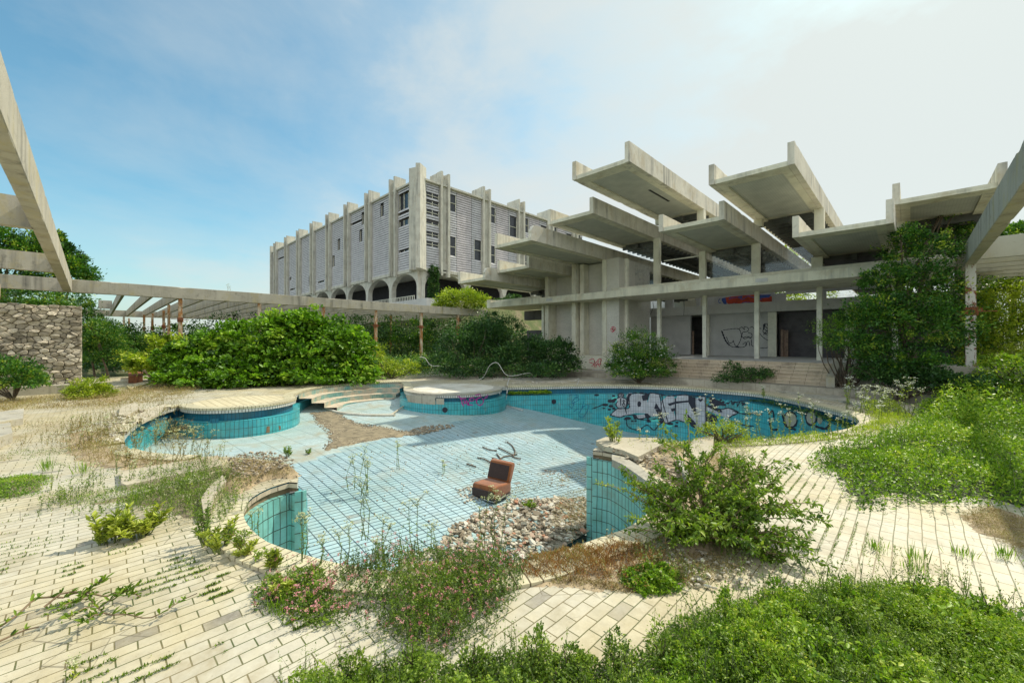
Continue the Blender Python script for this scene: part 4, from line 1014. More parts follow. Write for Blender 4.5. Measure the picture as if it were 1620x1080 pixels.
paint('graffiti_dots',[ell(*e) for e in((215,160,26,18),(225,155,12,18),(525,325,40,14),(560,332,22,8),(400,110,20,7),(1060,180,24,17),(825,140,20,8),(1228,262,12,10),(440,112,14,6),(650,372,30,10))],t5,WPf,M['mint'],gw,.008)
lines=[[(30,235),(80,218),(120,200)],[(180,285),(235,235),(330,228),(318,165),(345,120),(400,108),(470,120)],[(180,285),(255,302),(300,288),(380,285),(400,315),(480,322),(590,312),(620,352),(705,325),(770,340)],
 [(470,125),(500,108),(560,115),(640,130),(700,128),(780,122),(830,130),(940,135)],[(945,140),(945,390)],[(945,200),(1060,238),(1125,228),(1205,262),(1150,292),(1120,318)],[(300,235),(310,275)],[(385,280),(400,312),(462,306),(455,275)],
 [(590,290),(620,352)],[(700,150),(705,320)],[(310,320),(320,375),(400,405),(450,375),(480,365),(530,405),(570,360),(600,345)],[(950,320),(985,330),(990,370),(965,395),(945,395)],[(240,125),(250,140),(275,142),(288,128),(278,112),(255,110),(240,125)],[(255,120),(268,116),(275,126),(262,132),(253,125)],
 [(235,150),(262,142),(308,160),(305,222),(250,232),(225,205),(238,175)],[(262,150),(262,210)],[(280,165),(298,170),(285,188),(300,205),(283,215),(275,200),(290,188),(278,170)],
 [(1130,190),(1150,170),(1160,205),(1180,175)],[(1195,175),(1200,215),(1215,180)],[(1225,195),(1250,180),(1235,210),(1262,190)],[(1150,185),(1270,170)],
 [(590,110),(600,180),(620,260),(640,340)],[(570,115),(585,175),(590,290)],[(340,120),(330,150),(335,200)],[(400,108),(470,112),(480,160)],[(1120,315),(1165,340),(1200,330)],[(1200,345),(1270,370),(1330,372)],[(1160,250),(1250,275),(1330,270),(1400,280)]]
paint('graffiti_lines',lines,t5,WPf,M['black'],gw,.016,width=.055)
t6=lambda x,y:(560+x/3.857,560+y/3.857)
paint('graffiti_lines',[[(1310,255),(1340,245),(1370,255),(1345,270),(1330,300),(1375,275),(1350,262)],[(1400,290),(1390,330),(1370,370),(1395,385),(1425,345),(1430,310),(1400,320),(1380,350)],[(1340,350),(1370,330)],[(1310,310),(1330,330),(1345,290)]],t6,WPf,M['ghost'],gw,.01,width=.035)
# brown tag near the right end of the basin
t3=lambda x,y:(900+x/2.893,560+y/2.893)
paint('graffiti_fill',[ell(1015,300,28,32),ell(1110,290,22,30),ell(1150,300,12,20)],t3,WPf,M['beam'],gw,.010)
paint('graffiti_lines',[ell(1015,300,32,36,16),ell(1110,290,25,34,14),[(975,270),(1000,330),(1040,345)],[(920,290),(925,340),(960,345)],[(1130,270),(1190,300),(1180,340),(1130,330)],[(915,275),(935,260),(940,300)]],t3,WPf,M['black'],gw,.014,width=.09)
# inlet holes
def inlet(WP,px,py,name,par,r=.09):
    s,z=px2wall(px,py,WP,far=(WP is WPf));c=Vector(wallpos(s,z,WP,.0));c2=Vector(wallpos(s,z,WP,.012));n_=(c2-c).normalized()
    mb=MB();t=Vector((-n_.y,n_.x,0));up=Vector((0,0,1))
    mb.poly([c+n_*.02+(t*math.cos(a)+up*math.sin(a))*r for a in [i*math.pi/8 for i in range(16)]]);return mb.build(name,M['black'],par,fix=False)
WP2=wall_param(a2,.17);WP1=wall_param(a1,.12);WPa=wall_param(alc,.12)
inlet(WPf,876,635,'inlet',gw,.11)
inlet(WP2,704,648,'inlet',W['s2'],.10)
t7=lambda x,y:(700+x/10.125,600+y/10.125)
paint('graffiti_lines',[[(235,275),(265,270),(300,320),(320,400),(345,430)],[(285,310),(380,300)],[(345,330),(360,400),(385,330),(400,410),(430,330),(415,400)],[(430,320),(470,290),(510,310),(480,350),(440,340),(430,300)],[(400,405),(490,410)],[(520,250),(610,240),(620,280),(560,300),(520,330)],[(560,300),(540,370),(590,415),(640,390),(655,340),(630,300)],[(690,275),(670,315)],[(725,245),(700,300)]],t7,WP2,M['magenta'],W['s2'],.010,far=False,width=.05)
# missing tiles: bare render patches on platform two, and the notch on platform one
patch=[[(315,248),(497,252),(497,308),(330,290)],[(502,270),(550,272),(550,308),(502,305)]]
paint('bare_patch',patch,t6,WP2,M['beam'],W['s2'],.006,far=False)
t1=lambda x,y:(180+x/3,560+y/3)
paint('bare_patch',[[(458,308),(498,306),(498,326),(458,328)]],t1,WP1,M['bluedark'],W['s1'],.006,far=False)
paint('bare_patch',[[(726,342),(740,342),(740,372),(722,374)],[(782,340),(792,340),(792,358),(784,360)]],t1,WP1,M['twig'],W['s1'],.006,far=False)
# flat lettering helper for the lobby wall (plane y = const)
def flatset(yy):
    global flat3
    def fl(px,py):
        d=ray(px,py);t=yy/d[1];return (d[0]*t,H+d[2]*t)
    flat3=lambda a,b,l:(a,yy-l,b)
    return fl
lob=[o for o in LB.children if o.name.startswith('lobby_wall')][0]
t8=lambda x,y:(1080+x/7.364,440+y/7.364)
fl=flatset(36.)
o=paint('graffiti_lines',[[(455,610),(500,720),(560,790),(620,800),(650,770),(680,700),(680,640),(650,590),(580,590),(470,605)],[(510,680),(540,750),(580,745),(590,720)],[(590,730),(620,790),(680,805),(730,790),(735,745),(700,770)],
 [(655,590),(690,570),(720,600),(715,570),(750,570),(770,600),(740,625),(700,630),(695,690),(750,680),(800,690),(805,650),(760,630)],[(700,690),(720,705),(740,700),(760,690),(800,700)],[(740,790),(750,740),(775,740),(780,790)],[(800,710),(805,780),(830,795)],[(780,580),(810,565),(835,590)],
 [(895,640),(940,690),(1000,730),(1020,770),(980,810),(900,810)],[(950,530),(1040,530)],[(965,540),(935,620),(985,640),(1000,600)],[(985,540),(1030,610)],[(1035,540),(985,620),(1045,610)],[(940,640),(1000,665),(1045,672)],[(960,600),(1040,650)],[(890,575),(915,590)],[(960,560),(1000,590),(1020,560)],[(940,660),(990,610),(1010,660)]],t8,None,M['black'],None,.006,flat=fl,width=.065);under(o,lob)
o=paint('graffiti_lines',[[(455,612),(500,725),(545,780)],[(620,795),(660,805)],[(950,535),(945,600)]],t8,None,M['black'],None,.009,flat=fl,width=.15);under(o,lob)
fl=flatset(39.)
tt=upw
o=paint('graffiti_fill',[[(500,225),(560,215),(700,200),(860,190),(1000,195),(1040,215),(1040,300),(980,298),(900,270),(830,290),(720,285),(660,305),(600,290),(540,305),(505,280)]],t8,None,M['redpaint'],None,.008,flat=fl);under(o,tt)
o=paint('graffiti_fill',[[(455,235),(500,225),(515,310),(480,300),(455,260)],[(540,300),(640,290),(620,320),(530,325)],[(860,195),(1030,190),(1010,225),(900,235),(930,255),(860,250)],[(640,215),(700,205),(690,235)]],t8,None,M['bluepaint'],None,.012,flat=fl);under(o,tt)
o=paint('graffiti_lines',[[(440,235),(420,260),(425,285),(450,285)],[(560,215),(540,245),(580,230),(640,225),(700,245),(760,210),(840,230)],[(520,310),(600,300),(660,310),(720,280),(850,290)]],t8,None,M['bluepaint'],None,.014,flat=fl,width=.08);under(o,tt)
fl=flatset(26.3);t9=lambda x,y:(760+x/5.143,380+y/5.143)
o=paint('graffiti_lines',[[(885,975),(920,965),(930,1000),(905,1025)],[(925,970),(935,1000),(960,970),(955,1005)],[(960,965),(985,970),(975,1000)],[(885,990),(930,1010),(925,1030)],[(935,1010),(985,1005)],[(945,1010),(940,1035)],[(960,1010),(975,1030)],[(985,965),(975,1005)]],t9,None,M['pinkpaint'],None,.006,flat=fl,width=.07);under(o,pl)
fl=flatset(28.75)
br=[o for o in LB.children if o.name.startswith('brick_wall')][-1]
o=paint('graffiti_lines',[[(1062,710),(1085,705),(1100,720),(1075,745),(1060,730)],[(1070,715),(1090,745)],[(1058,722),(1102,728)],[(1080,700),(1078,750)]],t9,None,M['pinkpaint'],None,.006,flat=fl,width=.07);under(o,br)
# ---------- rubble and loose pieces
def rock(mb,c,s,flat_=.5,T=None,tv=.5):
    n=random.randint(4,6);base=len(mb.v);w0=random.uniform(0,6.28)
    ax=Matrix.Rotation(random.uniform(-.5,.5),3,'X')@Matrix.Rotation(random.uniform(-.5,.5),3,'Y')
    rr=[random.uniform(.6,1.25) for _ in range(n)]
    for k,(hh,sc) in enumerate(((0,.95),(.62,1.),(1,.86))):
        for i in range(n):
            w=w0+i*6.283/n+random.gauss(0,.08);r=s*sc*rr[i];p=ax@Vector((math.cos(w)*r,math.sin(w)*r*.75,(hh-.3)*s*flat_*2));mb.v.append(tuple(c+p))
    for k in range(2):
        for i in range(n):
            mb.f.append((base+k*n+i,base+k*n+(i+1)%n,base+(k+1)*n+(i+1)%n,base+(k+1)*n+i));mb.m.append(0);mb.uv.append([(0,0)]*4);T.append(tv)
    mb.f.append(tuple(base+2*n+i for i in range(n)));mb.m.append(0);mb.uv.append([(0,0)]*n);T.append(tv)
def rockobj(name,items,mat,parent=None):
    mb=MB();T=[]
    for c,s,f_,t in items:rock(mb,Vector(c),s,f_,T,t)
    me=bpy.data.meshes.new(name);me.from_pydata(mb.v,[],mb.f);a=me.attributes.new('tint','FLOAT','FACE');a.data.foreach_set('value',T);me.update();return new_obj(name,me,mat,parent)
def fn_rub():
    m,nt,b,o=mat_new('rubble_mix');n=N(nt);v=n.coord();a=n.n('ShaderNodeAttribute',attribute_name='tint')
    c=n.ramp(a.outputs['Fac'],[(0,(.27,.22,.15)),(.25,(.46,.40,.29)),(.5,(.56,.50,.38)),(.68,(.44,.22,.13)),(.73,(.50,.36,.26)),(.80,(.36,.50,.48)),(.86,(.62,.58,.48))],'CONSTANT')
    f=n.noise(v,9,7,.7);c=n.mix(.6,c,n.ramp(f,[(.3,.5),(.6,1.)]),'MULTIPLY');n.l(c,b.inputs[0]);b.inputs['Roughness'].default_value=.95;n.bump(b,f,.6,.01);return m
M['rubble']=fn_rub();M['grit']=plain('grit',(.33,.29,.21),.95,.35,5,.6)
random.seed(21)
rubpx=[(690,870),(720,835),(760,812),(800,795),(850,790),(930,790),(940,810),(940,858),(860,890),(780,905),(690,912),(630,905),(640,885)]
rp=[floorpt(*p) for p in rubpx];q=sample_poly(rp,2100)
def rz(x,y):  # the heap rises towards the near rim
    d=min(math.hypot(x-p.x,y-p.y) for p in bay);return fz(x,y)+max(0,(1.7-d))*.16+.05*noise.noise(Vector((x*2,y*2,0)))
items=[((x,y,rz(x,y)+.02+random.random()*.05),random.choice([.02,.028,.035,.042,.05,.07]),random.uniform(.10,.30),random.random()) for x,y in q]
o=rockobj('rubble',items,M['rubble']);tag(o,'heap of broken tiles, bricks and stones at the near end of the pool','rubble',kind='stuff')
mb=MB();st_=.12;xs=[p.x for p in rp];ys=[p.y for p in rp];i0=int(min(xs)/st_)-1;i1=int(max(xs)/st_)+2;j0=int(min(ys)/st_)-1;j1=int(max(ys)/st_)+2
for i in range(i0,i1):
    for j in range(j0,j1):
        if inpoly1((i+.5)*st_,(j+.5)*st_,rp):
            mb.poly([(x*st_,y*st_,rz(x*st_,y*st_)+.004) for x,y in((i,j),(i+1,j),(i+1,j+1),(i,j+1))])
o2=mb.build('rubble_bed',M['grit'],o,fix=False)
for i,(px,py,s) in enumerate(((805,848,.14),(793,862,.12),(830,840,.13),(850,826,.15),(815,820,.11),(760,836,.12),(745,860,.11),(842,870,.12),(775,885,.13),(870,815,.12),(735,880,.1),(800,905,.13),(700,890,.1))):
    p=floorpt(px,py);k=empty('stone_chunk',(p.x,p.y,rz(p.x,p.y)+.05),nth(sorted([805,793,830,850,815,760,745,842,775,870,735,800,700]).index(px))+' of the larger pale chunks in the pool rubble','rubble chunk','concrete chunks in the pool rubble')
    T=[];mb=MB();rock(mb,Vector((0,0,.02)),s*.8,.25,T,0);me=bpy.data.meshes.new('chunk');me.from_pydata(mb.v,[],mb.f);a=me.attributes.new('tint','FLOAT','FACE');a.data.foreach_set('value',[random.choice([0,.35,.55,.9])]*len(T));me.update();new_obj('chunk',me,M['rubble'],k)
# debris on the shallow slope and small chips over the floor
def debris(name,label,poly,n,smin,smax,tints,zf,kind='stuff'):
    q=sample_poly(poly,n);it=[((x,y,zf(x,y)+.008),random.uniform(smin,smax),random.uniform(.15,.4),random.choice(tints)) for x,y in q]
    o=rockobj(name,it,M['rubble']);tag(o,label,'debris',kind=kind);return o
debris('plaster_debris','brown crumbled plaster spread over the shallow pool floor',[floorpt(*p) for p in((490,652),(530,650),(565,668),(610,675),(650,683),(590,696),(540,706),(510,712),(520,690),(500,670))],1500,.012,.035,[0,.01,.02,.1,.3],fz)
debris('dark_debris','dark line of crumbled debris along the slope break of the pool floor',[floorpt(*p) for p in((640,682),(680,673),(716,672),(712,678),(665,688),(640,689))],260,.02,.06,[0,.01,.01,.3],fz)
debris('floor_chips','small chips and dead leaves scattered over the deep pool floor',[floorpt(*p) for p in((470,780),(560,720),(700,690),(870,680),(940,720),(930,800),(800,790),(650,870),(560,890),(480,860))],420,.008,.024,[0,.01,.3,.65,.9],fz)
for poly in [((720,776),(748,768),(760,790),(735,797)),((855,742),(905,745),(900,775),(855,765))]:
    debris('leaf_litter','small drift of broken tile and dry leaves on the pool floor'+(' left of the armchair' if poly[0][0]<800 else ' right of the armchair'),[floorpt(*p) for p in poly],60,.015,.04,[0,.3,.65,.75,.9],fz)
def dirtsheet(name,label,polypx,z,hgt,mat='pebble',cat='soil',st_=.035,floor=False):
    """thin sheet of loose soil with a feathered, ragged edge"""
    pl_=[(floorpt if floor else G)(*p) for p in polypx];catm=catmull(pl_+[pl_[0]],.1);C=np.array([(p.x,p.y) for p in catm]);pp=[(p.x,p.y) for p in catm]
    i0,j0=(C.min(0)/st_).astype(int)-4;i1,j1=(C.max(0)/st_).astype(int)+4
    I,J=np.meshgrid(np.arange(i0,i1+1),np.arange(j0,j1+1),indexing='ij');X=I.ravel()*st_;Y=J.ravel()*st_;P=np.column_stack([X,Y])
    d=np.full(len(P),9.)
    for c in C:d=np.minimum(d,(P[:,0]-c[0])**2+(P[:,1]-c[1])**2)
    d=np.sqrt(d);d[~inpoly(X,Y,pp)]*=-1
    near=d>-.35;e=np.full(len(P),-1.);hN=np.zeros(len(P))
    for k in np.where(near)[0]:
        x,y=P[k];e[k]=d[k]+.16*noise.noise(Vector((x*2.6,y*2.6,.7)))+.10*noise.noise(Vector((x*8,y*8,.7)))-.02;hN[k]=max(.1,.75+.5*noise.noise(Vector((x*2.2,y*2.2,.3)))+.25*noise.noise(Vector((x*6,y*6,.3))))
    ep=np.clip(e,0,None);Zz=z-.012+np.minimum(.012,ep*.07)+hgt*np.minimum(1,ep/.5)*hN
    if floor:
        for k in np.where(e>-.3)[0]:Zz[k]+=fz(*P[k])
    nj=J.shape[1];use=e>-.05;mb=MB();idx={}
    def vi(k):
        if k not in idx:idx[k]=len(mb.v);mb.v.append((P[k,0],P[k,1],Zz[k]))
        return idx[k]
    for i in range(I.shape[0]-1):
        for j in range(nj-1):
            k=i*nj+j
            if use[k] and use[k+nj] and use[k+nj+1] and use[k+1]:mb.f.append((vi(k),vi(k+nj),vi(k+nj+1),vi(k+1)));mb.m.append(0);mb.uv.append([(0,0)]*4)
    o=mb.build(name,M[mat],smooth=True,fix=False);tag(o,label,cat,kind='stuff');return o
M['mulch']=plain('mulch',(.05,.06,.025),.95,.5,6,.5)
M['straw']=plain('dry_soil',(.36,.28,.17),.95,.4,5,.5)
dirtsheet('soil_mound','dry brown soil and straw heaped on the left spit of the deck',[(352,745),(365,730),(400,727),(440,731),(460,741),(469,752),(466,762),(445,757),(415,765),(385,785),(358,780)],.01,.26,'straw')
dirtsheet('soil_patch','bare soil under the dry grass at the near rim of the pool',[(800,900),(870,893),(950,872),(1010,850),(1040,860),(1080,880),(1090,915),(1000,935),(900,930),(820,925)],.008,.05,'straw')
dirtsheet('soil_patch','bare soil under the shrub on the right spit',[(1005,725),(1060,712),(1130,720),(1190,760),(1200,820),(1180,870),(1090,885),(1040,850),(1045,800),(1060,770)],.008,.11,'straw')
dirtsheet('far_soil','grey soil and grit over the deck behind the far rim',[(640,601),(800,600),(1000,599),(1200,608),(1300,622),(1390,650),(1300,612),(1100,597),(900,592),(700,594)],.004,.02,'grit',st_=.12)
dirtsheet('far_soil','dusty soil on the deck between the fig bushes and the left platform',[(180,640),(240,620),(330,612),(450,610),(500,606),(480,603),(330,606),(220,612),(150,630)],.004,.02,'straw',st_=.12)
dirtsheet('soil_patch','straw littered soil at the right edge of the paving',[(1510,815),(1560,800),(1640,830),(1660,900),(1620,885),(1560,850)],.008,.04,'straw')
dirtsheet('soil_patch','brown soil strip with weeds across the left deck',[(90,800),(200,780),(300,762),(350,745),(345,800),(330,850),(300,830),(200,800)],.005,.03,'pebble')
dirtsheet('soil_patch','weedy soil around the left pool alcove',[(90,700),(130,680),(175,690),(195,715),(260,727),(340,727),(300,740),(180,745),(110,725)],.005,.04,'straw')
dirtsheet('soil_patch','dark soil patch with moss at the far left of the deck',[(-40,765),(40,750),(85,752),(60,780),(0,795),(-60,800)],.004,.02,'pebble')
dirtsheet('shallow_soil','brown crumbly soil covering part of the shallow pool floor',[(488,652),(532,650),(566,668),(612,675),(655,682),(715,673),(712,678),(650,690),(590,697),(540,708),(508,712),(520,690),(498,668)],.004,.03,'pebble',floor=True)
dirtsheet('cover_soil','dark soil beneath the green cover on the right',[(1290,728),(1350,705),(1400,694),(1440,672),(1470,645),(1540,620),(1700,605),(1900,890),(1760,850),(1640,812),(1560,792),(1500,805),(1440,790),(1360,800),(1330,770),(1300,745)],.004,.03,'mulch',st_=.16)
dirtsheet('cover_soil','dark soil beneath the foreground cover',[(1080,1045),(1100,1005),(1200,965),(1290,948),(1400,942),(1480,952),(1560,978),(1640,1003),(1800,1060),(1800,1250),(1060,1250)],.004,.02,'mulch')
# broken slabs
def slab(name,label,px,thick,z=0.03,tilt=(0,0),mat='beam',cat='slab',floor=False):
    P=[G(*p) for p in px];c=sum(P,Vector())/len(P);e=MB()
    e.prism([(p.x-c.x,p.y-c.y,0) for p in P],(0,0,thick));o=e.build(name,M[mat]);o.location=(c.x,c.y,z);o.rotation_euler=(R(tilt[0]),R(tilt[1]),0);bevel(o,.008,1);tag(o,label,cat);return o
M['slabc']=concrete('pale_slab',(.44,.395,.29),(.20,.16,.10),(.34,.27,.16),.5,.7,.5)
slab('concrete_slab','long pale raised slab on the left deck before the soil mound',[(190,752),(345,726),(352,742),(200,775),(192,772)],.07,.0,(0,0),'slabc')
slab('concrete_slab','curved pale slab standing off the rim of the left bay',[(318,800),(330,782),(352,762),(358,772),(338,795),(335,815),(322,825)],.10,.0,(0,0),'slabc')
slab('concrete_slab','pale tilted slab on the right spit',[(1082,725),(1098,705),(1130,700),(1128,722),(1107,745)],.07,.05,(3,-3),'slabc')
slab('coping_slab','broken overhanging coping slab at the tip of the right spit',[(943,704),(958,698),(1040,702),(1050,712),(1010,735),(985,722),(955,714)],.09,.02,(0,-2),'slabc')
slab('concrete_block','grey broken curb lying along the right bay rim',[(968,722),(990,727),(1012,741),(1035,762),(1030,770),(1005,752),(985,738),(968,730)],.12,-.08,(0,0),'beam')
slab('concrete_block','thin upright curved curb piece beside the right bay',[(1072,740),(1082,750),(1092,775),(1088,792),(1084,775),(1074,755)],.2,.0,(0,0),'beam')
slab('concrete_block','low dark concrete planter block at the left edge of the deck',[(-30,665),(38,655),(36,672),(-30,684)],.16,.0,(0,0),'beam')
slab('concrete_block','second low concrete block nearer at the left edge',[(-30,690),(16,682),(20,700),(-20,716)],.2,.0,(0,0),'beam')
slab('concrete_slab','broken white slab piece beside the alcove rim',[(190,648),(215,640),(222,650),(200,662),(188,660)],.08,.0,(2,0),'slabc')
slab('concrete_slab','flat cracked slab behind the alcove rim',[(215,662),(235,650),(262,644),(255,655),(225,668)],.06,.0,(0,2),'slabc')
slab('plank','pale timber plank on the path at the left',[(200,612),(250,600),(252,603),(205,617)],.05,.02,(0,0),'plank','plank')
slab('clay_block','orange clay block on the overgrown path',[(203,597),(226,597),(226,606),(203,606)],.35,.0,(0,0),'rubble_o' if 'rubble_o' in M else 'rust','block')
# far-side strips of rougher paving
for i,px in enumerate([[(780,600),(1000,597),(1150,603),(1280,615),(1180,612),(1000,604),(850,606)],[(1190,612),(1290,622),(1380,640),(1400,655),(1330,636),(1240,622)]]):
    slab('paving_strip',('long low grey concrete strip behind the far rim','curved low concrete strip at the far right of the basin')[i],px,.07,.0,(0,0),'beam','kerb')
# hoses, plastic strips, sticks
def tubeobj(name,label,pts,r,mat,cat,flat_=1,group=None):
    c=pts[0];mb=MB();sm=catmull([Vector(p)-Vector(c) for p in pts],.1);mb.tube(sm,r,7);o=mb.build(name,M[mat],smooth=True,fix=False);o.location=c;tag(o,label,cat,group);return o
def on(px,py,z=0.0,lift=.03,floor=False):
    p=floorpt(px,py) if floor else G(px,py,z);return (p.x,p.y,p.z+lift)
def at(px,py,base):   # point above a base pixel, at the base pixel's distance
    b=G(*base);d=ray(*base);t=(b.z-H)/d[2];return tuple(D(px,py,t))
tubeobj('plastic_strip','twisted white plastic strip arching over the far deck',[on(755,602),at(765,596,(760,601)),at(775,578,(772,602)),at(787,574,(787,602)),at(800,592,(800,603)),at(815,594,(815,603)),at(838,590,(838,603)),on(846,601)],.016,'white','strip')
tubeobj('plastic_strip','white plastic strip hanging down the pool wall beside the right platform',[at(806,598,(806,604)),on(803,609,0,.03),tuple(wallpos(*px2wall(801,622,WPf,True),WPf,.06)) if px2wall(801,622,WPf,True) else on(801,622),on(801,636,0,-.6+.0) if False else tuple(floorpt(800,641)+Vector((0,0,.05))),tuple(floorpt(812,646)+Vector((0,0,.04))),tuple(floorpt(828,651)+Vector((0,0,.04)))],.022,'white','strip')
tubeobj('plastic_strip','crumpled white strip lying over the far rim near the graffiti',[on(895,604),on(908,606,0,.1),on(916,607,0,.25),on(913,612,0,.08)],.016,'white','strip')
tubeobj('plastic_strip','thin pale pipe among the weeds behind the shallow steps',[at(664,565,(664,598)),at(672,566,(672,598)),at(682,578,(682,598)),at(700,580,(700,598)),on(716,597)],.02,'white','pipe')
tubeobj('hose','long pale grey hose curving over the shallow floor',[on(515,646,0,.03,True),on(530,652,0,.03,True),on(555,656,0,.03,True),on(590,658,0,.03,True),on(625,658,0,.03,True)],.05,'parapet','hose')
tubeobj('plank','thin pale batten leaning on the hose in the shallow end',[on(618,658,0,.04,True),on(642,644,0,.1,True)],.03,'slabc','batten')
tubeobj('wooden_stake','pale stake leaning among shrubs by the left path',[on(250,612),at(228,585,(235,612))],.04,'twig','stake')
tubeobj('pipe','white pipe lying in front of the fig bushes',[at(291,598,(291,606)),at(312,605,(312,612))],.04,'white','pipe')
sticks=[[(763,708),(775,713),(786,714)],[(788,709),(800,715),(812,721),(818,720)],[(802,700),(810,706),(815,716),(812,724),(824,727)],[(786,737),(793,726),(800,723),(812,722)],[(786,719),(792,727)],[(755,725),(765,727),(776,733)],[(738,735),(753,740)]]
for i,s in enumerate(sticks):
    tubeobj('stick',['upper left','upper middle','curved right','lower middle','short middle','left','far left'][i]+' dark twig on the pool floor behind the armchair',[on(px,py,0,.03,True) for px,py in s],.018,'bark','stick',group='fallen twigs behind the armchair')
zmound=lambda x,y:.10
debris('broken_tiles','crumbled concrete and tile chips on the soil mound of the left spit',[G(*p) for p in((362,742),(400,730),(440,733),(466,748),(462,758),(420,764),(385,780),(365,770))],260,.010,.035,[0,.01,.1,.2,.3],lambda x,y:.13+.06*random.random())
debris('broken_tiles','crumbled concrete and tile chips along the edge of the right spit',[G(*p) for p in((950,712),(985,712),(1050,716),(1075,735),(1085,780),(1060,800),(1045,775),(1015,740),(985,728))],300,.010,.04,[0,.01,.1,.3,.55],lambda x,y:.03+.07*random.random())
debris('broken_tiles','white plaster scraps on the deck behind the far rim',[G(*p) for p in((800,607),(860,600),(960,599),(1100,604),(1180,612),(1100,610),(960,606),(860,607))],160,.02,.07,[.3,.55,.9,.95],lambda x,y:.02)
debris('broken_tiles','broken tile pieces on the deck around the left alcove',[G(*p) for p in((180,655),(230,645),(262,640),(262,652),(225,664),(200,682),(192,700),(150,700))],160,.02,.07,[0,.3,.55,.9],lambda x,y:.02)
debris('broken_tiles','broken tile pieces below the spit shrub',[G(*p) for p in((1020,885),(1090,870),(1190,890),(1230,900),(1150,935),(1060,940),(1010,915))],150,.008,.03,[0,.3,.55,.9],lambda x,y:.012)
# ---------- vegetation
random.seed(99)
def B(px,py,t,rx,rz_,ry=None):  # crown lobe centred on a direction at distance t
    p=D(px,py,t);return (p.x,p.y,p.z,rx,ry or rx,rz_)
def base(px,t,z=0.): 
    p=D(px,540,t);return (p.x,p.y,z)
# fig thicket on the left, three shrubs
bush('fig_bush','broad bright green fig bush in the middle of the left thicket','bush',base(480,20.5),[B(505,532,21.5,1.8,1.0),B(455,528,21,1.6,1.0),B(480,515,21,1.0,.85),B(545,545,20.7,1.3,.85),B(475,565,20,1.9,.75),B(420,560,20,1.3,.8),B(560,575,20.2,1.0,.6),B(440,590,19.3,1.5,.5),B(500,592,19.3,1.6,.5),B(555,594,19.4,1.2,.4)],30000,.17,'l_fig','fig bushes behind the pool',clumps=70,csize=.15,aspect=.75,nst=12,six=True)
bush('fig_bush','looser fig bush with pale stems at the left of the thicket','bush',base(340,19.5),[B(375,545,20.5,1.5,.95),B(325,560,20,1.3,.8),B(290,570,19.5,1.0,.65),B(350,580,19,1.6,.5),B(400,585,18.8,1.2,.45),B(330,596,18.4,1.5,.4),B(285,592,18.6,.9,.4),B(380,598,18.2,1.3,.4)],22000,.16,'l_fig','fig bushes behind the pool',clumps=60,csize=.16,aspect=.75,nst=14,six=True)
bush('fig_bush','small fig bush beside the overgrown path','bush',base(255,20),[B(262,560,21,.9,.75),B(240,575,20,.8,.5)],5000,.15,'l_light','fig bushes behind the pool',aspect=.7,six=True)
bush('shrub','low light green shrub between the fig bushes and the platform','shrub',base(620,22),[B(600,580,22,1.0,.5),B(640,583,22.5,1.1,.4),B(585,560,23,.9,.6)],6500,.10,'l_light')
# behind the pergola
spec=[(150,560,33,2.2,1.7,'l_tree'),(215,545,36,2.6,1.6,'l_dark'),(285,540,38,2.8,1.6,'l_tree'),(350,530,40,3.0,1.8,'l_dark'),(430,522,42,3.2,2.0,'l_dark'),(520,535,42,3.2,1.8,'l_tree'),(585,525,43,3.0,2.1,'l_dark'),(650,530,44,3,2.,'l_tree'),(710,530,45,3,2.,'l_dark'),(770,528,43,2.6,2,'l_dark')]
labs=['slender leafy tree mass right behind the stone wall corner','dark shrub under the pergola above the path','green shrub behind the rusty rear posts','dark shrub behind the left fig bush','dark shrub behind the tall fig bush','green shrub behind the right fig bush','dark shrub under the pergola right of the figs','green shrub behind the thin right pergola posts','dark shrub below the hotel arches','dark shrub under the canopy end']
for (px,py,t,r,rz_,m),lb in zip(spec,labs):
    bush('background_shrub',lb,'shrub',base(px,t),[B(px,py,t,r,rz_),B(px-25,py+15,t-1,r*.7,rz_*.7),B(px+25,py+12,t-1,r*.7,rz_*.7)],5200,.20,m,'shrubs behind the left pergola',aspect=.6,nst=4)
hd=cover('hedge_mass','dense dark undergrowth below the left pergola','undergrowth',None,52000,.17,'l_dark',2.0,world=[(-34,-8),(-34,29),(-47,34),(-50,-8)],patch=.35,dens=.5)
cover('undergrowth','tangled green undergrowth between the pool terrace and the pergola','undergrowth',None,42000,.11,'l_tree',1.0,world=[(-26,4),(-21.5,9),(-20,16),(-21,24),(-32,28),(-33.5,2)],patch=.5,dens=.55)
cover('undergrowth','shrubby cover on the slope below the hotel','undergrowth',None,26000,.28,'l_dark',1.6,world=[(-39,31),(-39,50),(-60,40),(-120,40),(-120,32)],patch=.2,dens=.6,z=2.2)
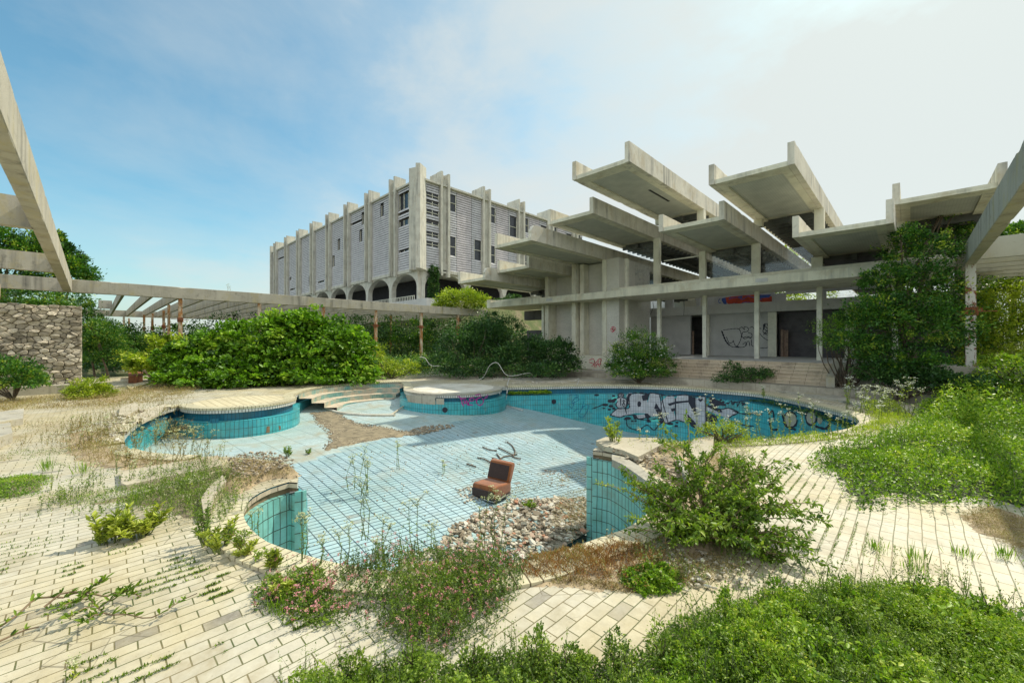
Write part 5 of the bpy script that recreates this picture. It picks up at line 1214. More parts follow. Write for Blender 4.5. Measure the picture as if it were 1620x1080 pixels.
# dark shrubs centre
bush('dark_shrub','dark green shrub mound left of the brick shaft','shrub',base(740,24),[B(730,552,24.5,1.5,1.2),B(700,575,23,1.1,.7),B(765,545,25,1.5,1.4),B(745,585,22.5,1.4,.5)],15000,.12,'l_dark','dark shrubs in front of the brick shaft',clumps=60,aspect=.55)
bush('dark_shrub','dark bluish shrub leaning against the brick shaft','shrub',base(850,22.5),[B(835,560,23,1.3,.95),B(875,560,22.5,1.3,.8),B(893,575,22,.9,.5),B(800,570,23,1.2,.7),B(850,585,21.5,1.5,.4)],17000,.12,'l_dark','dark shrubs in front of the brick shaft',clumps=60,aspect=.55)
bush('dark_shrub','tall dark shrub under the canopy end','shrub',base(795,27),[B(790,530,27,1.5,1.3),B(770,540,26,1.3,1.2)],8000,.13,'l_dark','dark shrubs in front of the brick shaft')
bush('oleander','round oleander bush with small white blossoms beside the steps','bush',base(1012,19.6),[B(1012,553,19.7,1.15,.82),B(990,570,19.4,.9,.5),B(1036,572,19.5,.85,.5),B(1000,586,19.2,1.1,.35),B(1030,588,19.2,.9,.3)],20000,.12,'l_tree',aspect=.25,clumps=70,flower=('fl_white',320,.06))
bush('shrub','low dark shrub growing out of the stone steps','shrub',base(1180,17.4,.3),[B(1180,594,17.4,.9,.27),B(1160,584,17.5,.33,.3),B(1205,592,17.3,.47,.27),B(1150,600,17.2,.47,.15)],4200,.075,'l_dark',clumps=50)
bush('shrub','small bright green bush at the foot of the stone wall corner','bush',base(146,14.6),[B(146,618,14.6,.6,.40),B(130,624,14.5,.4,.3),B(160,622,14.6,.35,.3)],7000,.075,'l_light',aspect=.4)
bush('shrub','leafy green shrub against the stone wall at the left edge','bush',base(20,13.9),[B(18,594,13.9,.75,.5),B(48,602,13.8,.45,.32),B(-20,590,13.9,.8,.55)],9000,.085,'l_tree',aspect=.5)
def sap(px,t,h,w,lab,n=3200,mat='l_tree',z=0,sz=.10,n2=5):
    b=Vector(base(px,t,z));bl=[(b.x+random.gauss(0,w*.3),b.y+random.gauss(0,w*.3),z+h*(.35+.6*k/n2),w*(1.-.5*k/n2),w*(1-.5*k/n2),h*.17) for k in range(n2)]
    tree('sapling',lab,b,h,bl,n,sz,mat,None,.05,'young tree',26,.26,.2,8)
sap(150,23,4.2,1.0,'slender young tree beside the stone wall corner',13000)
sap(172,22.5,3.2,1.1,'second smaller young tree by the wall corner',9000,'l_tree')
sap(205,25,2.8,1.3,'broad sapling over the overgrown path',9000,'l_tree')
tree('tree','tall dense tree rising behind the pergola at the far left',base(95,47),15,[B(88,412,47,2.3,2.2),B(106,420,47,1.3,1.7),B(75,400,48,2.,2.2),B(100,440,46,2.4,2.),B(80,378,47,1.1,.9)],15000,.32,'l_tree','trees far left behind the pergola',.4)
tree('tree','partly hidden tree behind the leftmost pergola beams',base(5,45),14,[B(10,395,45,2.6,2.0),B(-20,380,45,2.5,2.6),B(25,400,46,1.3,1.1),B(0,430,45,3.,2.)],11000,.32,'l_tree','trees far left behind the pergola',.4)
tree('tree','low tree between the wall top and the pergola',base(30,34),5,[B(30,462,34,2.0,1.2),B(85,470,33,2.,1.),B(-20,462,34,2,1.3)],7000,.2,'l_tree','trees far left behind the pergola',.2)
# hotel foot
bush('shrub','yellow green bush on the terrace below the hotel corner','bush',base(728,42,4.),[B(728,474,42,1.9,1.1),B(708,480,42,1.4,.8),B(752,478,42,1.4,.9)],8000,.19,'l_light',aspect=.55)
bush('ivy_column','dark ivy climbing a column under the hotel corner','climbing plant',(-56.6,39.0,8.3),[(-56.4,39.0,z,.85+.25*(z>12.4),.85,1.1) for z in (8.8,10,11.2,12.4,13.4)],8000,.25,'l_dark',nst=2)
bush('shrub','small dark plant in the roof planter beside the brick shaft','shrub',D(812,476,40),[B(815,474,40,.9,.45),B(790,478,40,.7,.3)],2000,.14,'l_dark')
# large dark tree at right
tree('tree','large dark leafy tree growing against the right end of the lounge',base(1440,14.8),6.4,[B(1455,400,14.86,0.98,0.72),B(1500,385,18.13,0.88,0.79),B(1490,345,18.40,0.52,0.49),B(1488,340,17.5,.55,.45),B(1520,352,17.6,.45,.35),B(1440,372,14.94,0.51,0.36),B(1520,360,18.13,0.40,0.44),B(1440,455,14.50,1.09,0.87),B(1510,455,17.96,1.27,1.15),B(1400,440,14.50,0.65,0.43),B(1385,500,14.14,0.94,0.65),B(1450,520,14.14,1.30,0.87),B(1530,530,17.52,1.27,1.15),B(1420,570,13.78,1.01,0.58),B(1490,590,16.36,1.35,0.62),B(1350,540,13.99,0.65,0.36)],50000,.10,'l_tree',None,.18,clumps=60,csize=.2,limbs=16)
bush('feathery_shrub','feathery bright green shrub left of the large dark tree','shrub',base(1340,15.2),[B(1330,515,15.3,.74,.41),B(1365,500,15.5,.66,.41),B(1350,545,15.3,.82,.41),B(1310,540,15.3,.41,.29),B(1390,560,15.,.74,.5)],9500,.09,'l_fig',aspect=.22,csize=.3,nst=16)
bush('dark_shrub','dark tangled shrub at the base of the large tree','shrub',base(1420,13.6),[B(1400,590,13.8,.9,.4),B(1450,600,13.3,.9,.38),B(1500,610,12.8,.9,.38)],9000,.10,'l_dark')
bush('shrub','sunlit yellow green shrub behind the peeling white post','shrub',base(1590,19),[B(1580,500,16.8,1.0,1.1),B(1620,470,17.5,1.4,1.1),B(1640,530,17,1.5,1.3),B(1570,560,16.5,1.1,.8),B(1600,600,15.5,1.3,.8),B(1555,590,15.6,.7,.6),B(1560,530,16.8,.7,.7)],30000,.10,'l_light',aspect=.5,clumps=60)
bush('shrub','green shrub at the right edge beneath the pergola','shrub',base(1600,13),[B(1600,590,13.5,1.1,.6),B(1560,612,13,.9,.4),B(1650,600,12,1.2,.7)],9000,.09,'l_cover',aspect=.5)
tree('tree','far tree showing above the right pergola beams',base(1600,48),16,[B(1600,378,48,2.6,1.5),B(1570,388,48,1.6,1.),B(1635,370,48,2.,1.5)],6000,.3,'l_tree',None,.3)
for i,(px,t,py) in enumerate(((1265,75,462),(1180,80,470),(1000,78,452),(930,82,455),(1230,78,420))):
    tree('background_tree',['sunlit tree seen through the lounge window','tree behind the red graffiti wall','tree seen between the brick shaft and first column','dim tree seen behind the brick shaft','tree seen through the rear of the lounge'][i],base(px,t),9,[B(px,py,t,4.5,2.6),B(px,py+35,t,4.5,3.)],4000,.42,'l_light','trees behind the lounge',.3)
# ---------- ground covers
cover('ground_cover','dense sunlit green ground cover over the right side of the deck','ground cover',[(1275,728),(1300,712),(1350,700),(1400,690),(1440,668),(1470,640),(1540,615),(1700,600),(1900,900),(1760,860),(1640,820),(1560,800),(1500,812),(1440,800),(1400,812),(1360,812),(1335,790),(1320,762),(1280,745)],150000,.05,'l_cover',.40,patch=.9,dens=.95,flower=('fl_cream',26,.03),edge=.5,aspect=.42)
tangle('cover_shoots','feathery green shoots rising from the right side cover','shoots',[(1290,728),(1350,705),(1400,694),(1440,672),(1470,645),(1540,620),(1700,605),(1900,890),(1640,812),(1500,805),(1360,800),(1330,770)],2600,.5,'l_cover','fl_cream',.045,18,.03,.02,lean=.45)
cover('ground_cover','taller leafy cover climbing towards the right pergola post','ground cover',None,60000,.065,'l_cover',.85,world=[tuple(G(*p)[:2]) for p in((1440,655),(1480,628),(1560,608),(1720,598),(1900,700),(1700,700),(1580,690),(1480,690))],patch=.7,dens=.7,edge=.6)
fg=[(1010,1045),(1060,985),(1130,960),(1200,945),(1290,930),(1400,925),(1480,935),(1560,960),(1640,985),(1800,1040),(1900,1300),(950,1300),(960,1100)]
cover('foreground_cover','leafy green ground cover in the right foreground','ground cover',fg,110000,.021,'l_cover',.19,patch=2.4,dens=.55,edge=.25,aspect=.5)
cover('foreground_cover','fine dark leaved undergrowth among the right foreground cover','ground cover',fg,80000,.015,'l_small',.22,patch=1.2,dens=.5,edge=.2,aspect=.5)
tangle('cover_shoots','wiry leafy shoots sticking out of the right foreground cover','shoots',fg,1800,.30,'l_small','fl_cream',.02,16,.02,.01,lean=.5)
tangle('cover_shoots','wiry leafy shoots out of the bottom edge creeper','shoots',[(430,1110),(470,1075),(560,1062),(640,1040),(720,1050),(800,1035),(900,1040),(1010,1030),(1040,1300),(420,1300)],900,.24,'l_small','fl_cream',.016,18,.0,.01,lean=.4)
cover('foreground_cover','broad leaved brambles mixed into the right foreground cover','bramble',[(1180,985),(1300,950),(1450,945),(1600,985),(1750,1050),(1800,1300),(1050,1300)],3000,.034,'l_cover',.26,patch=1.6,dens=.5,edge=.2,aspect=.6,six=True)
cover('foreground_cover','small leaved green creeper along the bottom edge of the view','creeper',[(430,1110),(470,1075),(560,1062),(640,1040),(720,1050),(800,1035),(850,1020),(900,1040),(960,1050),(1010,1030),(1040,1300),(420,1300)],42000,.020,'l_small',.22,patch=2.2,dens=.5,edge=.18,aspect=.55)
for i,(px,py,h) in enumerate(((560,1078,.12),(650,1066,.13),(745,1070,.14),(845,1062,.22),(905,1070,.16),(975,1060,.20),(1045,1050,.2),(1150,990,.2),(1230,975,.2),(1330,965,.22),(1450,965,.22),(1560,990,.2))):
    p=G(px,py);bush('creeper_shoot',nth(i)+' of the shoots rising from the foreground creeper','plant shoot',(p.x,p.y,0),[(p.x,p.y,h*.6,.07,.07,h*.6),(p.x+.05,p.y+.03,h*.35,.09,.09,h*.35)],900,.022,'l_small' if px<1100 else 'l_cover','shoots rising from the foreground creeper',clumps=14,csize=.3,nst=4,stem_r=.004)
# shrub on the right spit: long arching leafy branches
def arching(name,lab,b,tips,n_leaf,leaf,mat,asp=.4,cat='shrub',sub=5,r0=.014,sublen=.3):
    b=Vector(b);e=empty(name,b,lab,cat);mb=MB();P=[];A=[];T=[]
    def branch(s,t,r,nl,sagk,tn):
        s=Vector(s);t=Vector(t);L=(t-s).length;m_=s.lerp(t,.5)+Vector((random.gauss(0,.05),random.gauss(0,.05),sagk))*L
        pts=[(s*(1-u)**2+m_*2*u*(1-u)+t*u*u) for u in [i/7 for i in range(8)]];mb.tube(pts,[r*(1-.8*i/7) for i in range(8)],5,cap=False)
        for i in range(nl):
            u=.12+.88*math.sqrt(random.random());k=u*7;i0=min(6,int(k));p=pts[i0].lerp(pts[i0+1],k-i0);d=(pts[i0+1]-pts[i0]).normalized()
            w=unit(1)[0];P.append(p+Vector(w)*.006);A.append(tuple(d*.5+Vector(w)*.85));T.append(min(1,max(0,tn+random.gauss(0,.17))))
        return pts
    for t in tips:
        tn=random.gauss(.48,.12);pts=branch((random.gauss(0,.03),random.gauss(0,.03),0),Vector(t)-b,r0,n_leaf,.22,tn)
        for k in range(sub):
            i=random.randint(2,6);d=(pts[i+1]-pts[i]).normalized();w=Vector(unit(1)[0]);w.z=abs(w.z)*.6;e1=pts[i]+(d*.6+w*.8)*sublen*random.uniform(.5,1.2);e1.z=max(.03,e1.z);branch(pts[i],e1,r0*.5,int(n_leaf*.6),.08,tn)
    mb.build('stems',M['twig'],e,smooth=True,fix=False);leafmesh('foliage',P,A,leaf*rng.uniform(.55,1.3,len(P)),M[mat],e,asp,np.array(T),six=leaf>.05);return e
def tipat(px,py,bp): return at(px,py,bp)
bb=G(1115,860);tips=[]
random.seed(4)
for px,py,bx,by in ((1085,700,1110,815),(1060,790,1090,840),(1030,790,1070,835),(1010,775,1060,830),(1140,730,1140,820),(1170,745,1160,820),(1200,740,1185,820),(1225,770,1205,840),(1245,800,1215,850),(1265,812,1240,850),(1240,850,1230,868),(1210,880,1205,888),(1160,850,1160,875),(1110,850,1110,880),(1060,850,1060,870),(1130,800,1130,850),(1180,810,1180,860),(1090,760,1100,830),(1150,770,1150,840),(1215,820,1205,865),(1120,720,1125,815),(1190,850,1188,880),(1040,830,1060,860),(1205,745,1195,825),(1070,735,1090,820)):
    tips.append(tipat(px,py,(bx,by)))
arching('spit_shrub','large arching green shrub on the right spit of the deck',bb,tips,60,.052,'l_small',.42,sub=9,r0=.012,sublen=.42)
b2=G(1150,868);arching('spit_shrub','spreading lower shrub at the near side of the right spit',b2,[tipat(*a) for a in((1100,830,(1105,860)),(1150,820,(1150,862)),(1190,835,(1190,868)),(1215,862,(1212,880)),(1220,885,(1218,892)),(1130,845,(1130,875)),(1175,855,(1175,880)),(1085,860,(1088,878)),(1060,845,(1066,866)))],70,.045,'l_small',.42,sub=9,r0=.01,sublen=.3)
arching('trailing_branch','thin leafy branch trailing over the right bay wall',G(1075,835),[tipat(950,765,(1000,835)),tipat(985,762,(1015,838)),tipat(1000,790,(1020,830)),tipat(1020,800,(1040,838))],46,.034,'l_light',.4,'branch',5,.006,.2)
# vine in the left foreground
def vine(px,py,z=0):return tuple(G(px,py)+Vector((0,0,z)))
def vine_plant(lab,path,leaf=.07,sub=3,nl=60):
    P0=[Vector(p) for p in path];sm=catmull(P0,.05);e=empty('creeping_vine',P0[0],lab,'vine');mb=MB();o=P0[0];mb.tube([p-o for p in sm],[.008*(1-.6*i/len(sm)) for i in range(len(sm))],5);P=[];A=[]
    def lf(p,d,k):
        for i in range(k):
            w=Vector(unit(1)[0]);w.z=abs(w.z)*.8;P.append(tuple(p-o));A.append(tuple(d*.5+w*.8+Vector((0,0,.15))))
    for i in range(1,len(sm)-1):
        d=(sm[i+1]-sm[i-1]).normalized()
        if random.random()<.8:lf(sm[i],d,3)
        if random.random()<sub*.045:
            w=Vector((-d.y,d.x,0))*random.choice([-1,1])*random.uniform(.08,.22)+d*.08+Vector((0,0,random.uniform(.02,.1)));q=sm[i]+w;mb.tube([sm[i]-o,sm[i].lerp(q,.5)-o+Vector((0,0,.02)),q-o],.004,4,cap=False)
            for k in range(5):lf(sm[i].lerp(q,.3+.7*k/4),w.normalized(),4)
    mb.build('stems',M['twig'],e,smooth=True,fix=False);leafmesh('foliage',P,A,leaf*rng.uniform(.55,1.2,len(P)),M['l_small'],e,.33,six=True)
random.seed(8)
vine_plant('long dark leafy vine creeping over the tiles in the left foreground',[vine(-20,1010,.03),vine(25,985,.05),vine(60,962,.08),vine(100,955,.05),vine(130,948,.06),vine(165,978,.04),vine(200,982,.05),vine(240,985,.04),vine(290,958,.05),vine(312,950,.06)],.06,4)
vine_plant('upper fork of the creeping vine in the left foreground',[vine(70,968,.04),vine(95,960,.1),vine(130,952,.08),vine(170,955,.06),vine(200,948,.08),vine(222,955,.05)],.055,4)
vine_plant('short lower fork of the vine at the left edge of the view',[vine(-10,1025,.03),vine(15,1018,.05),vine(40,1005,.04),vine(62,1000,.04)],.055,4)
# clover with pink heads
cl=[(470,960),(520,915),(600,880),(660,865),(760,870),(820,890),(830,930),(800,980),(760,1020),(720,1040),(660,1045),(600,1015),(540,1000),(480,1000)]
cover('clover_patch','bushy clover patch with pink flower heads at the near pool rim','clover',cl,15000,.020,'l_clover',.15,patch=1.9,dens=.1,edge=.3,aspect=.5,flower=('fl_pink',120,.016),up=.6)
tangle('clover_tangle','loose wiry tangle of pink flowering stems spilling over the near rim','clover',cl,1100,.21,'l_clover','fl_pink',.022,16,.22,.013)
tangle('clover_tangle','taller wiry flowering stems in the middle of the clover','clover',[(580,930),(640,890),(740,890),(800,915),(790,960),(730,1015),(660,1030),(600,1000)],420,.28,'l_small','fl_pink',.024,18,.2,.012)
tangle('clover_tangle','thin flowering stems straggling over the rubble edge','clover',[(560,895),(640,875),(720,880),(800,880),(860,890),(850,915),(700,920),(580,925)],300,.26,'l_clover','fl_pink',.02,12,.35,.014)
tangle('clover_tangle','scattered flowering sprigs over the left paving','clover',[(385,930),(460,900),(530,895),(560,940),(560,1010),(470,1010),(400,975)],300,.16,'l_clover','fl_pink',.02,9,.6,.014)
cover('clover_patch','low dense clover in the middle of the flowering patch','clover',[(580,940),(640,905),(740,900),(800,920),(780,970),(730,1020),(660,1035),(600,1000)],9000,.022,'l_small',.2,patch=1.8,dens=.1,edge=.25,aspect=.4,flower=('fl_pink',110,.02),up=.8)
cover('clover_patch','sparse flowering clover over the tiles left of the main patch','clover',[(400,930),(460,905),(520,900),(540,960),(520,1000),(450,985),(400,965)],6500,.024,'l_small',.14,patch=2.5,dens=.05,edge=.15,flower=('fl_pink',70,.02))
cover('dry_grass','rust brown dried grass along the near pool rim','dry grass',[(800,905),(840,885),(900,870),(960,860),(1010,862),(1050,880),(1040,915),(960,920),(900,915),(850,925)],15000,.035,'l_rust',.14,patch=2.5,dens=.2,edge=.15,aspect=.14,up=1.2)
tangle('wiry_weeds','loose green and rusty weeds along the near rim beside the clover','weeds',[(820,905),(860,885),(960,860),(1040,865),(1085,890),(1090,930),(1000,940),(900,925)],420,.17,'l_rust','fl_cream',.02,10,.15,.01)
tangle('wiry_weeds','wispy weeds at the foot of the spit shrub','weeds',[(1000,880),(1050,850),(1120,860),(1200,880),(1190,910),(1080,930),(1010,915)],500,.18,'l_small','fl_cream',.02,10,.15,.01)
tangle('wiry_weeds','thin green and straw weeds across the left deck','weeds',[(60,800),(180,765),(330,740),(400,770),(350,840),(250,830),(150,815),(60,830)],1500,.24,'l_small','fl_cream',.025,10,.15,.01)
tangle('wiry_weeds','dry tufts dotted over the upper left deck','weeds',[(-40,690),(100,665),(330,620),(200,680),(90,720),(-40,750)],900,.2,'l_dry','fl_cream',.025,8,.1,.01)
tangle('wiry_weeds','straw weeds round the left alcove','weeds',[(60,705),(130,665),(200,660),(260,640),(300,650),(230,668),(205,700),(240,722),(360,722),(340,745),(120,735)],900,.3,'l_dry','fl_cream',.03,8,.2,.012)
tangle('wiry_weeds','fine weeds between the slabs of the right spit','weeds',[(960,708),(1040,702),(1130,706),(1200,715),(1180,770),(1100,760),(1050,730)],420,.2,'l_light','fl_cream',.022,9,.2,.01)
cover('green_patch','fresh green low plant at the near end of the right spit','plant',[(975,905),(1010,890),(1060,895),(1085,915),(1075,940),(1020,945),(985,930)],12000,.026,'l_cover',.14,patch=2.5,dens=.6,edge=.12)
cover('weed_mat','mixed low weeds and straw on the right spit','weeds',[(1000,880),(1050,860),(1100,870),(1180,885),(1200,905),(1120,930),(1040,930),(1000,915)],5000,.02,'l_dry',.06,patch=3,dens=.1,edge=.15,aspect=.3)
cover('weed_mat','thin dry weeds between the curbs of the right spit','weeds',[(1040,710),(1100,702),(1160,712),(1200,740),(1180,790),(1110,800),(1070,770)],9000,.035,'l_dry',.12,patch=2,dens=.1,edge=.15,aspect=.2,up=.9)
cover('grass_strip','strip of green and dry grass across the left deck','grass',[(90,800),(180,775),(260,765),(330,745),(350,770),(330,830),(260,800),(180,800)],9000,.035,'l_small',.12,patch=2,dens=-.05,edge=.2,aspect=.14,up=1.1)
cover('grass_strip','straw coloured grass around the left pool alcove','grass',[(90,700),(110,680),(160,675),(190,695),(210,722),(270,730),(340,728),(330,745),(200,748),(120,728)],11000,.05,'l_dry',.17,patch=1.6,dens=.0,edge=.2,aspect=.1,up=1.2)
cover('grass_strip','mossy grass patch at the far left of the deck','grass',[(-60,765),(40,752),(88,752),(60,785),(-60,800)],7000,.035,'l_cover',.06,patch=2,dens=.2,edge=.15,aspect=.25)
cover('grass_strip','patchy grass along the foot of the stone wall and path','grass',[(-60,640),(100,628),(250,612),(330,610),(300,628),(180,650),(60,650),(-60,665)],22000,.07,'l_dry',.2,patch=1.,dens=.2,edge=.3,aspect=.1,up=1.2)
cover('grass_strip','green weeds along the back edge of the deck','grass',[(330,605),(470,606),(600,598),(690,597),(760,596),(900,593),(960,590),(940,585),(700,586),(400,590),(320,598)],30000,.08,'l_cover',.3,patch=.9,dens=.3,edge=.3,aspect=.16,up=1.1)
cover('moss_overhang','green weeds growing in the pool gutter','moss',None,5000,.05,'l_cover',.1,world=[(p+n_*(-.05)).xy[:] for p,n_ in list(zip(farr,normals(farr,False)))[2:14]]+[(p+n_*.22).xy[:] for p,n_ in reversed(list(zip(farr,normals(farr,False)))[2:14])],z=-.3,dens=.4,edge=.05)
farg=[i for i,p in enumerate(farr) if pr_px(p)>1185 and pr_px(p)<1262 and p.y>10]
if len(farg)>3:
    a,b=farg[0],farg[-1];cover('moss_overhang','green weeds spilling from the gutter at the right end of the graffiti','moss',None,3500,.05,'l_dark',.12,world=[(p+n_*(-.05)).xy[:] for p,n_ in list(zip(farr,normals(farr,False)))[a:b]]+[(p+n_*.25).xy[:] for p,n_ in reversed(list(zip(farr,normals(farr,False)))[a:b])],z=-.3,dens=.5,edge=.05)
# joint weeds
def jw(name,lab,polys,n,sz,mat,xw=.105):
    P=[];
    for poly in polys:
        q=sample_poly([G(*p) for p in poly],n)
        q=q.copy();q[:,0]=np.round(q[:,0]/.105)*.105+rng.normal(0,.006,len(q));k=nz(q,1.1,5.)+.5*nz(q,4.,2.)>.12;P.append(q[k])
    P=np.vstack(P);A=unit(len(P))*.6+np.array([0,0,.9]);o=leafmesh(name,np.column_stack([P,np.full(len(P),.002)]),A,sz*rng.uniform(.4,1.3,len(P)),M[mat],None,.35);tag(o,lab,'weeds',kind='stuff')
jw('joint_weeds','small weeds in the joints of the right paving',[[(1230,900),(1330,770),(1440,810),(1560,830),(1640,960),(1400,930),(1230,960)],[(1180,720),(1270,700),(1310,770),(1230,840),(1200,760)]],5000,.018,'l_small')
jw('joint_weeds','tufts along the joints of the left deck',[[(0,700),(100,690),(330,760),(340,820),(250,900),(0,900)],[(300,900),(560,930),(640,1040),(500,1070),(350,1000)],[(0,900),(300,880),(480,1000),(300,1080),(0,1080)]],9000,.022,'l_small')
random.seed(31)
def tuft(px,py,h,lab,mat='l_cover',n=60,sp=.04,w=.003,z=None,floor=False):
    p=floorpt(px,py) if floor else G(px,py);q=empty('grass_tuft',p,lab,'grass tuft');grass('blades','','',[(0,0)],0,n,h,mat,sp,parent=q,w=w)
for a in ((1450,890,.16,'tuft of grass in the right paving joint below the cover'),(1448,905,.1,'small dry tuft on the right paving'),(1520,880,.1,'small tuft in the shaded paving band'),(1590,885,.12,'tuft at the right edge of the paving'),(1385,870,.1,'tiny tuft right of the spit shrub'),(440,968,.1,'small tuft on the left paving'),(75,745,.2,'grass tuft on the pale left deck'),(130,750,.2,'second grass tuft on the pale left deck'),(210,800,.2,'green tuft above the rosettes'),(300,770,.2,'tuft by the pale slab')):
    tuft(*a)
# rosette plants
rosette('leafy_plant','bushy whorled plant right of its twin on the left deck',G(222,850),.26,42,leaf=.075,heads=16,spread=.22)
rosette('leafy_plant','whorled plant with upright shoots on the left deck',G(180,856),.3,40,leaf=.075,heads=10,spread=.18)
rosette('leafy_plant','small whorled plant at the left of the pair',G(160,862),.14,30,leaf=.05,heads=6,spread=.1)
rosette('leafy_plant','small dense bright plant below the near coping',G(443,948),.14,46,leaf=.045,heads=12,spread=.09)
rosette('leafy_plant','upright bright plant on the near coping',G(432,905),.2,40,leaf=.05,heads=7,spread=.06)
rosette('leafy_plant','leafy plant spilling over the left coping',G(352,872),.24,40,leaf=.05,heads=14,spread=.22)
rosette('leafy_plant','slender plant beside the left coping',G(328,862),.36,40,leaf=.04,heads=9,spread=.13,mat='l_small')
rosette('leafy_plant','small plant in the shade of the left coping',G(385,880),.16,36,leaf=.045,heads=8,spread=.13)
rosette('leafy_plant','bright sapling at the tip of the right spit',G(972,706),.55,34,leaf=.07,heads=9,spread=.2,mat='l_light')
p=floorpt(836,806);rosette('leafy_plant','small green plant beside the rubble behind the armchair',p,.2,40,leaf=.05,heads=12,spread=.2,mat='l_cover')
p=floorpt(455,722);rosette('leafy_plant','little green plant on the slope break of the pool floor',p,.22,30,leaf=.06,heads=6,spread=.14,mat='l_small')
p=floorpt(488,718);rosette('leafy_plant','tiny plant next to the slope break',p,.12,24,leaf=.05,heads=5,spread=.14,mat='l_small')
arching('leafy_plant','dark weed clump on the left pool rim',G(395,885),[at(*a) for a in((380,850,(385,882)),(365,840,(372,876)),(350,850,(358,872)),(410,880,(412,892)))],30,.035,'l_small',.35,'plant',4,.005,.1)
# stalks
wl=[((575,855),.95,'tall pale flowering stalk in front of the pool floor',3),((480,890),.9,'slim stalk beside the left bay wall',3),((405,850),.5,'stalk on the left coping',2),((785,868),1.05,'tall seeding weed in front of the armchair',3),((765,872),.8,'shorter weed left of the tall seeding one',2),((655,890),1.0,'thin tall stalk left of the rubble',2),((690,895),.8,'thin stalk in the middle of the clover',2),((610,900),.7,'weed stalk at the near rim',3),((545,900),.75,'weed stalk above the near coping',2),((510,895),.5,'low stalk at the coping',2)]
for (px,py),h,l,n in wl: weed('tall_weed',l,G(px,py),h*.62,n,'l_small','fl_cream',.08,.028,group=None,fs=.012,nleaf=34,lean=.08,rad=.0045)
for (px,py),h,l,n in (((572,785),.9,'flowering weed growing from the pool floor',5),((557,775),.7,'thin stalk left of the flowering weed in the pool',2),((628,742),.6,'pair of stalks on the pool floor',2),((700,748),.25,'short weed on the pool floor',2)):
    weed('pool_weed',l,floorpt(px,py),h,n,'l_light','fl_cream',.14,.045,fs=.02,nleaf=20,lean=.04,rad=.007)
g='white flowering stalks along the right rim'
random.seed(12)
XS=sorted([1188,1172,1200,1222,1238,1252,1262,1290,1312,1330,1100,1120,1040,1015,1150,1345])
for i,(px,py,h) in enumerate(((1188,697,.75),(1172,698,.5),(1200,696,.65),(1222,696,.55),(1238,694,.7),(1252,694,.5),(1262,693,.75),(1290,690,.8),(1312,688,.6),(1330,686,.45),(1100,700,.6),(1120,702,.9),(1040,703,.55),(1015,704,.4),(1150,700,.5),(1345,684,.5))):
    weed('flowering_stalk',nth(XS.index(px))+' of the white stalks on the near basin rim',G(px,py),h*1.05,2,'l_light','fl_white',.14,.05,group=g,fs=.016,nleaf=22,lean=.05,heads=5,rad=.008)
XC=sorted([1350,1365,1385,1400,1415,1428,1395,1375,1342,1210,1435])
for i,(px,py,h) in enumerate(((1350,650,.8),(1365,655,.8),(1385,658,.8),(1400,660,.8),(1415,658,.9),(1428,655,.9),(1395,668,.7),(1375,672,.6),(1342,640,.9),(1210,628,.4),(1435,662,.9))):
    weed('flowering_stalk',nth(XC.index(px))+' of the stalks in the flowering clump beyond the basin',G(px,py),h,3,'l_light','fl_white',.3,.07,group='white flowering clump at the right end of the basin',fs=.02,nleaf=30,lean=.06,heads=6,rad=.009)
cover('rim_weeds','yellowish weeds around the right end of the basin','weeds',[(1010,704),(1100,700),(1250,694),(1340,684),(1380,668),(1360,640),(1420,640),(1450,665),(1400,690),(1300,702),(1150,712),(1030,712)],17000,.05,'l_light',.16,patch=1.6,dens=.15,edge=.12,aspect=.22,up=1.)
bush('rim_weed_bush','leafy weed bush on the near rim in front of the graffiti','weed',G(1140,702),[B(1145,678,8.1,.22,.2),B(1165,685,8.1,.2,.16),B(1120,685,8.0,.2,.16)],1500,.045,'l_light',csize=.3)
bush('alcove_weeds','straggly weeds in the corner of the left alcove','weed',floorpt(258,690),[(lambda p:(p.x,p.y,-.35,.5,.5,.3))(G(262,660)),(lambda p:(p.x,p.y,-.55,.4,.4,.25))(G(285,655))],1400,.06,'l_dry',csize=.3,aspect=.2)
random.seed(77)
for i in range(16):
    px=60+(i+random.random())*21.25;py=random.uniform(735,815);weed('deck_weed',nth(i)+' of the thin weeds in the left deck grass',G(px,py),random.uniform(.15,.38),2,random.choice(['l_small','l_light']),'fl_cream',.08,.03,group='thin weeds on the left deck',fs=.012,nleaf=22,heads=3,rad=.004)
for i in range(14):
    px=100+(i+random.random())*16.43;py=random.uniform(680,742);weed('deck_weed',nth(i)+' of the dry stalks around the left alcove',G(px,py),random.uniform(.25,.55),3,'l_dry','fl_cream',.12,.05,group='dry stalks around the left alcove',fs=.015,nleaf=24,heads=3,rad=.005)
for i in range(9):
    px=470+(i+random.random())*10.00;py=random.uniform(925,1000);weed('clover_sprig',nth(i)+' of the clover sprigs on the left paving',G(px,py),random.uniform(.08,.16),2,'l_small','fl_pink',.05,.02,group='clover sprigs on the left paving',fs=.012,nleaf=16,heads=2,rad=.003)
weed('deck_weed','yellow flowered weed at the bottom left of the paving',G(110,1072),.12,3,'l_light','fl_cream',.06,.03,fs=.01,nleaf=12,heads=4,rad=.003)
weed('deck_weed','small weed growing on top of the long pergola beam',(-32.75,6.2,ZT),.45,3,'l_dry','fl_cream',.2,.08,fs=.02,nleaf=10,heads=3,rad=.006)
b3=G(20,640)
cover('wall_top_plants','green plants growing on top of the stone wall','plant',None,6000,.09,'l_tree',.35,world=[(-24.7,-6),(-24.1,-6),(-24.1,-.5),(-24.7,-.5)],z=3.3,patch=1.,dens=.4,edge=.05)

